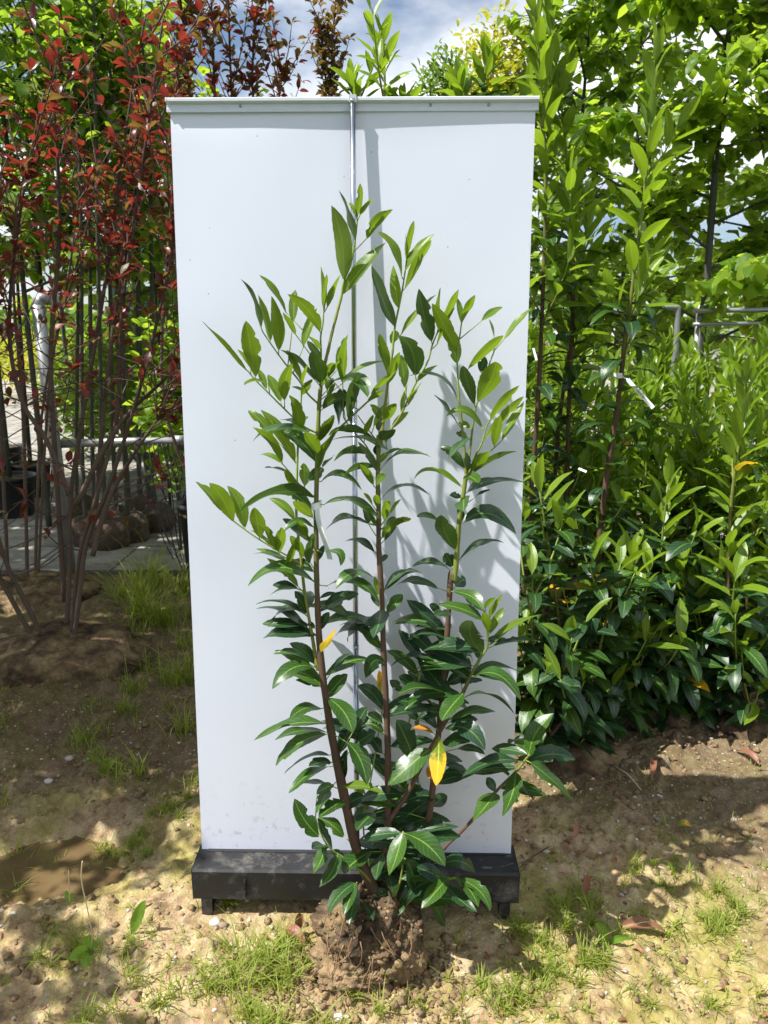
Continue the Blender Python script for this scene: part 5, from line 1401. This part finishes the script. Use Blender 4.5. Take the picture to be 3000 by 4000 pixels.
# straight trunks of the young trees standing on the yard
for k, (px_, top_px, Y) in enumerate(((178, 195, 3.7), (200, 228, 3.9), (222, 258, 3.6), (246, 290, 4.0), (270, 300, 3.8), (300, 318, 4.3), (330, 345, 4.1), (165, 150, 4.4))):
    a, b_ = at_plane(px_ * OV, 1000 * OV, Y), at_plane((px_ + (px_ - top_px) * 0.4) * OV, 330 * OV, Y)
    root = empty('young_tree', (a.x, Y, 0.0)); random.seed(400 + k)
    tag(root, 'slender straight-trunked young tree on a burlap ball behind the cross rail', 'tree', 'young trees heeled in behind the rail')
    S = smooth_path([Vector((a.x, Y, 0.1)), a, b_, b_ + Vector((U(-.1, .1), 0, 0.9))], 5)
    stem_obj(root, S, U(0.018, 0.026), 0.008, 'limebark', 'trunk', 8)
    clod(root, 0.15, 0.15, 0.15, 300 + k, 'burlap', 'burlap_ball', 0.08)
    out = []
    for q in range(10):
        pz_, d = along(S, U(0.55, 0.99)); aa = U(0, 6.28); LL = U(0.25, 0.5)
        Q = [pz_, pz_ + Vector((math.cos(aa), math.sin(aa), 0.8)) * LL * 0.5, pz_ + Vector((math.cos(aa), math.sin(aa), 0.9)) * LL]
        stem_obj(root, Q, 0.006, 0.002, 'limebark', 'limb', 5)
        for w in range(16):
            p, d = along(smooth_path(Q, 3), U(0.05, 0.999)); out.append(('limed', w, p, frame(rdir(-0.9, 0.2), Vector((U(-.6, .6), U(-.6, .6), 1)), U(0.07, 0.11))))
    foliage(root, out, 60)
# black irrigation hoses hanging from the cross rail
random.seed(12)
for k in range(11):
    t = k / 10
    a = ra.lerp(rb_, 0.55 + 0.42 * t) + Vector((0, -0.02, -0.02))
    e = Vector((a.x + U(0.15, 0.55), a.y - U(0.1, 0.35), U(0.02, 0.25)))
    mb = MB(); mb.tube(smooth_path([a, a + Vector((0.05, -0.03, -0.22)), a.lerp(e, 0.6) + Vector((0, 0, -0.14)), e], 5), 0.0042, 6)
    tag(mb.build('drip_hose', M['hose']), 'thin black irrigation hose drooping from the low cross rail', 'hose', 'irrigation hoses on the rail')
# teal shade net stretched far behind the trunks
n0_, n1_ = at_plane(232 * OV, 560 * OV, 8.5), at_plane(372 * OV, 800 * OV, 8.5)
nt_ = empty('shade_screen', ((n0_.x + n1_.x) / 2, 8.5, 0)); tag(nt_, 'teal shade screen on posts behind the young trees', 'screen')
mb = MB(); w_ = n1_.x - n0_.x
for q in range(12):
    x = -w_ / 2 + w_ * q / 12; mb.box((x + w_ / 24, 0.02 * math.sin(q * 1.3), 1.1), (w_ / 12 + 0.004, 0.012, 2.2))
mb.build('net_sheet', M['net'], nt_, smooth=False)
for sx in (-1, 1): 
    mb = MB(); mb.tube([(sx * w_ / 2, 0.06, 0), (sx * w_ / 2, 0.06, 1.2), (sx * w_ / 2, 0.06, 2.3)], 0.03, 8); mb.build('post', M['galv'], nt_)

# barcode tag on the tall laurel's stem
tz = Z(2380, 1420, 240)
tY = P1[4].y - 0.02
s0 = at_plane(*tz(280, 330), tY)
bt = empty('plant_tag', s0); tag(bt, 'white barcode tag hanging off the tall laurel stem', 'plant tag')
ta, tb_ = at_plane(*tz(500, 430), tY - 0.06) - s0, at_plane(*tz(1190, 1200), tY - 0.10) - s0
ax = (tb_ - ta).normalized(); wv_ = Vector((0, 0, 1)) - ax * ax.z; wv_ = (wv_ + Vector((0.55, 0, 0.0)) - ax * (Vector((0.55, 0, 0)).dot(ax))).normalized()
TWD = 0.0155
ribbon([ta, ta.lerp(tb_, 0.33) + Vector((0, 0.003, -0.001)), ta.lerp(tb_, 0.66) + Vector((0, 0.002, 0)), tb_], TWD, wv_, M['white_tag'], 'tag_strip', bt)
ribbon([Vector((0, 0, 0)) + Vector((0.017 * math.cos(a), 0.02 + 0.017 * math.sin(a), 0)) for a in np.linspace(0, 2 * math.pi, 17)], 0.02, Vector((0, 0, 1)), M['white_tag'], 'tag_loop', bt)
ribbon([Vector((0.012, 0.004, -0.002)), (ta * 0.5) + Vector((0, -0.006, 0)), ta], 0.006, wv_, M['white_tag'], 'tag_neck', bt)
nrm_ = ax.cross(wv_).normalized()
if nrm_.dot(CAM - s0) < 0: nrm_ = -nrm_
ib_ = MB(); rs2 = random.Random(4); u = 0.36
LT = (tb_ - ta).length
rotm = Matrix((ax, wv_, nrm_)).transposed()
while u < 0.66:
    bwid = rs2.choice((0.004, 0.007, 0.011)); c = ta + ax * (u + bwid / 2) * LT + nrm_ * 0.0035 - wv_ * 0.0012
    ib_.box(c, (bwid * LT, TWD * 0.52, 0.0003), rotm); u += bwid + rs2.choice((0.006, 0.009))
ib_.build('barcode', M['ink'], bt, smooth=False)
cu = bpy.data.curves.new('size_print', 'FONT'); cu.body = '1 7/14 ml'; cu.size = 0.0085; cu.extrude = 0.0001
cu.align_x = 'CENTER'; cu.align_y = 'CENTER'; cu.materials.append(M['ink'])
tob = bpy.data.objects.new('tmp_text', cu); COL.objects.link(tob)
bpy.context.view_layer.update()
tme = bpy.data.meshes.new_from_object(tob.evaluated_get(bpy.context.evaluated_depsgraph_get()))
bpy.data.objects.remove(tob)
tx = link('size_print', tme, bt)
m4 = rotm.to_4x4(); m4.translation = ta + ax * 0.82 * LT + nrm_ * 0.0035 - wv_ * 0.001
tx.matrix_local = m4
# smaller tags on other laurels
for (px_, py_, dx, dy, Y, lab) in ((1152, 752, 6, 22, 1.32, 'small white tag tucked among the leaves at the banner edge'), (1250, 1830 / OV, 14, 6, 1.18, 'pale blue-white tag low on the tall laurel')):
    a = at_plane(px_ * OV, py_ * OV, Y - 0.05); b_ = at_plane((px_ + dx * 1.6) * OV, (py_ + dy * 1.6) * OV, Y - 0.07)
    e_ = empty('plant_tag', a); tag(e_, lab, 'plant tag')
    ribbon([Vector((0, 0, 0)), (b_ - a) * 0.4, (b_ - a) * 0.75], 0.009, Vector((0.8, 0.1, 0.5)), M['white_tag'], 'tag_strip', e_)

# ================================================================== GROUND CLUTTER
# grass: blades as geometry
def blades(name, spots_, label, mat='grass', seed=0):
    """spots_: (x, y, radius, n, h0, h1)"""
    r = np.random.default_rng(seed)
    V, Q, UVs, off = [], [], [], 0
    for (x, y, rad, n, h0, h1) in spots_:
        rr_ = rad * np.abs(r.normal(0, 0.62, n)); th = r.random(n) * 6.2832
        bx_, by_ = x + rr_ * np.cos(th), y + rr_ * np.sin(th)
        h = (h0 * 0.5 + (h1 * 1.15 - h0 * 0.5) * r.random(n) ** 1.6) / (1 + 0.6 * (rr_ / max(rad, 1e-3)) ** 2)
        la = r.random(n) * 6.2832; ln = r.uniform(0.2, 1.5, n) * h
        bz = gh_np(bx_, by_) - 0.003
        w = r.uniform(0.0011, 0.0024, n) * (0.8 + h * 3)
        wa = la + 1.57 + r.uniform(-0.5, 0.5, n)
        lv = np.array([0, 0.4, 0.75, 1.0]); wf = np.array([1, 0.9, 0.55, 0.05])
        px_ = bx_[:, None] + np.cos(la)[:, None] * ln[:, None] * lv ** 1.8
        py_ = by_[:, None] + np.sin(la)[:, None] * ln[:, None] * lv ** 1.8
        pz_ = bz[:, None] + h[:, None] * (lv - 0.22 * lv ** 3)
        sx_, sy_ = np.cos(wa)[:, None] * w[:, None] * wf, np.sin(wa)[:, None] * w[:, None] * wf
        v = np.stack([np.stack([px_ - sx_, py_ - sy_, pz_], -1), np.stack([px_ + sx_, py_ + sy_, pz_], -1)], 2).reshape(n, 8, 3)
        q = np.array([(0, 1, 3, 2), (2, 3, 5, 4), (4, 5, 7, 6)])
        V.append(v.reshape(-1, 3)); Q.append((q[None] + (np.arange(n) * 8 + off)[:, None, None]).reshape(-1, 4))
        UVs.append(np.tile(np.array([(0.3, 0), (0.7, 0), (0.3, .4), (0.7, .4), (0.3, .75), (0.7, .75), (0.4, 1), (0.6, 1)]), (n, 1)))
        off += n * 8
    o = link(name, mesh_np(name, np.concatenate(V), np.concatenate(Q), [M[mat]], np.concatenate(UVs)))
    tag(o, label, kind='stuff')
def G(px_, py_, rad, n, h0, h1):
    p = on_ground(px_ * OV, py_ * OV); return (p.x, p.y, rad, n, h0, h1)
sp_ = [G(600, 2110, 0.09, 420, 0.03, 0.10), G(560, 2150, 0.09, 420, 0.03, 0.10), G(660, 2070, 0.06, 200, 0.02, 0.06), G(640, 2190, 0.09, 320, 0.02, 0.07), G(530, 2075, 0.05, 120, 0.06, 0.13),
       G(1190, 2120, 0.11, 600, 0.02, 0.06), G(1130, 2170, 0.10, 600, 0.02, 0.05), G(1250, 2040, 0.08, 350, 0.03, 0.08), G(1310, 1985, 0.08, 250, 0.03, 0.08), G(1480, 1990, 0.07, 350, 0.03, 0.07), G(1560, 1960, 0.06, 300, 0.02, 0.06), G(1450, 1910, 0.06, 300, 0.02, 0.06),
       G(1380, 1900, 0.05, 200, 0.02, 0.05), G(250, 1860, 0.09, 350, 0.02, 0.06), G(300, 1830, 0.07, 250, 0.02, 0.05), G(240, 1665, 0.07, 260, 0.05, 0.11), G(430, 1690, 0.05, 160, 0.04, 0.10), G(350, 1480, 0.16, 420, 0.06, 0.16), G(200, 1590, 0.16, 400, 0.04, 0.09), G(100, 1500, 0.25, 500, 0.03, 0.09),
       G(490, 1960, 0.03, 80, 0.02, 0.05), G(510, 1925, 0.03, 60, 0.02, 0.05), G(830, 2150, 0.05, 140, 0.02, 0.06), G(960, 2180, 0.06, 160, 0.02, 0.05), G(1350, 2120, 0.08, 200, 0.02, 0.05), G(1560, 2140, 0.09, 200, 0.02, 0.05), G(200, 2150, 0.10, 260, 0.02, 0.06), G(330, 2180, 0.08, 200, 0.02, 0.06), G(60, 1900, 0.12, 260, 0.03, 0.07), G(140, 2060, 0.07, 140, 0.02, 0.06)]
rg_ = np.random.default_rng(3)
sp_ = [(x + rg_.normal(0, rad * 0.9), y + rg_.normal(0, rad * 0.7), rad * rg_.uniform(0.25, 0.75), max(3, int(n * rg_.uniform(0.05, 0.28))), h0 * 0.6, h1 * rg_.uniform(0.7, 1.15)) for (x, y, rad, n, h0, h1) in sp_ for _ in range(7)]
for k in range(700):                                  # thin scatter everywhere on the soil
    x, y = rg_.uniform(-1.7, 1.8), rg_.uniform(-0.65, 1.3)
    if abs(x - ball_c.x) < 0.2 and abs(y - ball_c.y) < 0.18: continue
    if ((x + 0.98) / 0.5) ** 2 + ((y - 0.17) / 0.2) ** 2 < 1: continue
    if abs(x) < 0.5 and -0.1 < y < 0.06: continue
    dens = float(fbm(np.array([x * 1.6]), np.array([y * 1.6]), 51, 3)[0])
    if dens > 0.42: sp_.append((x, y, rg_.uniform(0.02, 0.07), int(3 + 26 * (dens - 0.42) * 4), 0.006, rg_.uniform(0.02, 0.055)))
blades('grass', sp_, 'short tufts of grass and moss on the sandy soil', seed=1)
tl = [G(310, 1330, 0.12, 150, 0.20, 0.38), G(355, 1350, 0.14, 190, 0.16, 0.36), G(330, 1270, 0.14, 160, 0.18, 0.36), G(400, 1280, 0.10, 120, 0.18, 0.34), G(270, 1290, 0.14, 110, 0.14, 0.30), G(390, 1470, 0.12, 120, 0.10, 0.24), G(400, 1570, 0.08, 90, 0.06, 0.16), G(290, 1380, 0.10, 40, 0.14, 0.28), G(395, 1400, 0.08, 40, 0.10, 0.22), G(410, 1330, 0.06, 24, 0.2, 0.34)]
blades('tall_grass', tl, 'tall arching weed grass in front of the cross rail', seed=2)
# gravel
def rocks(name, n, seed, region, r0, r1, cols, label, kind='stuff'):
    r = np.random.default_rng(seed); V, Q, off = [], [], 0
    base, bq = angular(seed)
    XX, YY = r.uniform(*region[0], n), r.uniform(*region[1], n)
    HH = gh_np(XX, YY)
    for k in range(n):
        x, y, hz = float(XX[k]), float(YY[k]), float(HH[k])
        if ((x + 0.98) / 0.55) ** 2 + ((y - 0.17) / 0.22) ** 2 < 0.7: continue
        s = r0 + (r1 - r0) * r.random() ** 3
        a = r.random() * 6.28; c, sn = math.cos(a), math.sin(a)
        v = base * np.array([s, s * r.uniform(0.6, 1), s * r.uniform(0.45, 0.8)])
        v = np.stack([v[:, 0] * c - v[:, 1] * sn, v[:, 0] * sn + v[:, 1] * c, v[:, 2]], -1) + np.array([x, y, hz + s * 0.2])
        V.append(v); Q.append(bq + off); off += len(v)
    o = link(name, mesh_np(name, np.concatenate(V), np.concatenate(Q), [cols], smooth=False)); tag(o, label, kind=kind)
def stone_mat():
    mt, nt, out = new_mat('pebble_stone')
    b = principled(nt, out, 0.8, 0.3)
    ge = nt.nodes.new('ShaderNodeNewGeometry'); oi = nt.nodes.new('ShaderNodeObjectInfo')
    f = mathn(nt, 'FRACT', mathn(nt, 'ADD', ge.outputs['Random Per Island'], oi.outputs['Random']))
    r = ramp(nt, [(0.0, (0.20, 0.14, 0.09)), (0.35, (0.33, 0.26, 0.18)), (0.7, (0.46, 0.40, 0.32)), (1.0, (0.62, 0.58, 0.52))])
    nt.links.new(f, r.inputs[0]); nt.links.new(r.outputs[0], b.inputs['Base Color'])
    return mt
M['stone'] = stone_mat()
rocks('gravel', 3600, 4, ((-1.6, 1.7), (-0.7, 1.1)), 0.0025, 0.0085, M['stone'], 'loose grit and small pebbles on the soil')
rocks('soil_crumbs', 3200, 9, ((-1.6, 1.7), (-0.7, 1.2)), 0.0025, 0.014, M['crumb'], 'crumbs and clods of loose soil')
rocks('spilled_soil', 900, 19, ((ball_c.x - 0.26, ball_c.x + 0.24), (-0.42, -0.16)), 0.003, 0.014, M['crumb'], 'loose soil crumbled off the root ball')
for k, (px_, py_, s) in enumerate(((1585, 1770, 0.012), (30, 2105, 0.020), (465, 1995, 0.016), (482, 2000, 0.014), (420, 2100, 0.010), (105, 1690, 0.016), (150, 1640, 0.018), (1420, 1770, 0.009), (1235, 1845, 0.009), (1180, 1840, 0.011), (530, 1760, 0.012), (1350, 1930, 0.009))):
    p = on_ground(px_ * OV, py_ * OV)
    v, q = lump((0, 0, 0.2 * s), s, s * 0.8, s * 0.6, 60 + k, 0.22, 14, 9)
    o = link('pebble', mesh_np('pebble', v, q, [M['stone']]), None, p)
    tag(o, 'pale loose pebble lying on the trodden soil', 'pebble', 'loose pebbles on the soil')
# fallen leaves
def fallen(name, label, b, t, w, key, lift=0.02, up=None, cat='leaf', fold=0.5, group=None):
    B = on_ground(b[0] * OV, b[1] * OV) + Vector((0, 0, 0.006)); 
    T = on_ground(t[0] * OV, t[1] * OV) + Vector((0, 0, 0.008)) if up is None else at_plane(t[0] * OV, t[1] * OV, B.y + up)
    Mm = (B + T) * 0.5 + Vector((0, 0, lift))
    global LO
    keep = LO; LO = Vector((0, 0, 0))
    o = petal_leaf(B, T, Mm, w, Vector((0.1, -0.35, 1)), key, fold, int(b[0]), None, None, name)
    LO = keep
    tag(o, label, cat, group)
fallen('fallen_leaf', 'tan dry leaf lying left of the bare root ball', (660, 2050), (612, 2012), 0.030, 'lB')
fallen('fallen_leaf', 'dark brown dry leaf standing on edge beside the tan one', (645, 2022), (648, 1972), 0.024, 'lB', up=0.0)
fallen('fallen_leaf', 'reddish brown dry leaf standing upright in the grass right of the banner', (1262, 1945), (1266, 1890), 0.026, 'lB', up=0.0)
fallen('fallen_leaf', 'long folded brown leaf beside the bright green weed', (1335, 2010), (1440, 2022), 0.030, 'lB', fold=0.9)
fallen('fallen_leaf', 'yellow fallen leaf on the sunny sand', (1465, 1778), (1492, 1786), 0.022, 'lY', lift=0.012)
fallen('fallen_leaf', 'brown and ochre leaf on the dark soil under the laurels', (1410, 1640), (1408, 1692), 0.026, 'lB')
fallen('fallen_leaf', 'dark red leaf in the shade near the cassette end', (1240, 1820), (1252, 1795), 0.022, 'lB')
fallen('fallen_leaf', 'curled dry leaf under the bent-stemmed laurel', (1590, 1625), (1640, 1660), 0.03, 'lB')
fallen('fallen_leaf', 'small rust leaf below the plum in the dappled soil', (585, 1500), (560, 1512), 0.02, 'lB')
lit = []
random.seed(91)
for k in range(420):
    x, y = U(-1.6, 1.7), U(-0.6, 1.3)
    if abs(x - ball_c.x) < 0.2 and abs(y - ball_c.y) < 0.2 or (abs(x) < 0.5 and -0.1 < y < 0.08): continue
    if ((x + 0.98) / 0.5) ** 2 + ((y - 0.17) / 0.2) ** 2 < 1: continue
    lit.append(('lB', 0, Vector((x, y, gh(x, y) + 0.004)), frame(rdir(-0.15, 0.25), Vector((U(-.5, .5), U(-.5, .5), 1)), U(0.008, 0.035))))
lt_ = empty('litter_root', (0, 0, 0)); foliage(lt_, lit, 0)
lo_ = lt_.children[0]; lo_.parent = None; lo_.name = 'leaf_litter'; tag(lo_, 'dry leaf fragments scattered over the soil', kind='stuff'); bpy.data.objects.remove(lt_)
# weeds
def weed(label, px_, py_, leaves_, stalk=None):
    p = on_ground(px_ * OV, py_ * OV)
    root = empty('weed_plant', p); tag(root, label, 'weed')
    for k, (x, y, w, up) in enumerate(leaves_):
        T = at_plane(x * OV, y * OV, p.y + up)
        Mm = (p + T) * 0.5 + Vector((0, 0, 0.012))
        global LO
        keep = LO; LO = p
        petal_leaf(p, T, Mm, w, Vector((0.2, -0.6, 0.8)), 'weed', 0.2, 500 + k + int(px_), root, None, 'leaf')
        LO = keep
    if stalk:
        S = smooth_path([at_plane(x * OV, y * OV, p.y) - p for x, y in stalk], 5)
        mb = MB(); mb.tube([Vector((0, 0, 0))] + S, [0.0022] * 3 + [0.0016] * (len(S) - 2), 6); mb.build('stalk', M['straw'], root)
weed('broad-leaved bright green weed with a tall dry stalk near the puddle', 195, 2060, [(148, 2072, 0.034, -0.05), (190, 2020, 0.03, 0.0), (180, 2095, 0.03, -0.06), (215, 2040, 0.022, 0.02)], [(200, 2020), (188, 1960), (176, 1900), (178, 1860)])
weed('single upright dock leaf in the sunny sand', 285, 2020, [(315, 1945, 0.032, 0.0)])
weed('bright green dock weed in the grass right of the root ball', 1315, 2040, [(1285, 1996, 0.028, -0.02), (1365, 2028, 0.02, -0.02), (1300, 2060, 0.02, -0.05)])
weed('small green seedling at the puddle edge', 150, 1955, [(140, 1925, 0.012, 0), (160, 1930, 0.012, 0)], [(150, 1930), (148, 1880)])
# straw stalk and plastic scraps
mb = MB(); a, b_ = on_ground(1325 * OV, 1670 * OV), on_ground(1385 * OV, 1712 * OV)
mb.tube([a + Vector((0, 0, .03)), a.lerp(b_, .5) + Vector((0, 0, .035)), b_ + Vector((0, 0, .01))], 0.002, 6)
tag(mb.build('straw_stalk', M['straw']), 'pale straw stalk lying on the dark soil under the laurels', 'stalk')
mb = MB(); a, b_ = on_ground(1110 * OV, 1890 * OV), on_ground(1185 * OV, 1835 * OV)
mb.tube([a + Vector((0, 0, .01)), a.lerp(b_, .5) + Vector((0, 0, .018)), b_ + Vector((0, 0, .01))], 0.002, 6)
tag(mb.build('dry_twig', M['plumbark']), 'thin dry twig beside the cassette end', 'twig')
def scrap(label, x, y, s, seed):
    p = on_ground(x * OV, y * OV); rr_ = random.Random(seed); mb = MB()
    for k in range(3):
        c = Vector((rr_.uniform(-1, 1) * s * 0.5, rr_.uniform(-1, 1) * s * 0.4, 0.008 + 0.004 * k))
        mb.box(c, (s, s * 0.5, 0.0015), Matrix.Rotation(rr_.uniform(0, 3), 3, 'Z') @ Matrix.Rotation(rr_.uniform(-0.4, 0.4), 3, 'X'))
    tag(mb.build('plastic_scrap', M['white_tag'], None, p, smooth=False), label, 'litter')
scrap('crumpled white plastic scrap on the soil by the black container', 352, 1208, 0.07, 3)
scrap('white plastic scrap at the grass tuft in front of the root ball', 726, 2207, 0.016, 5)
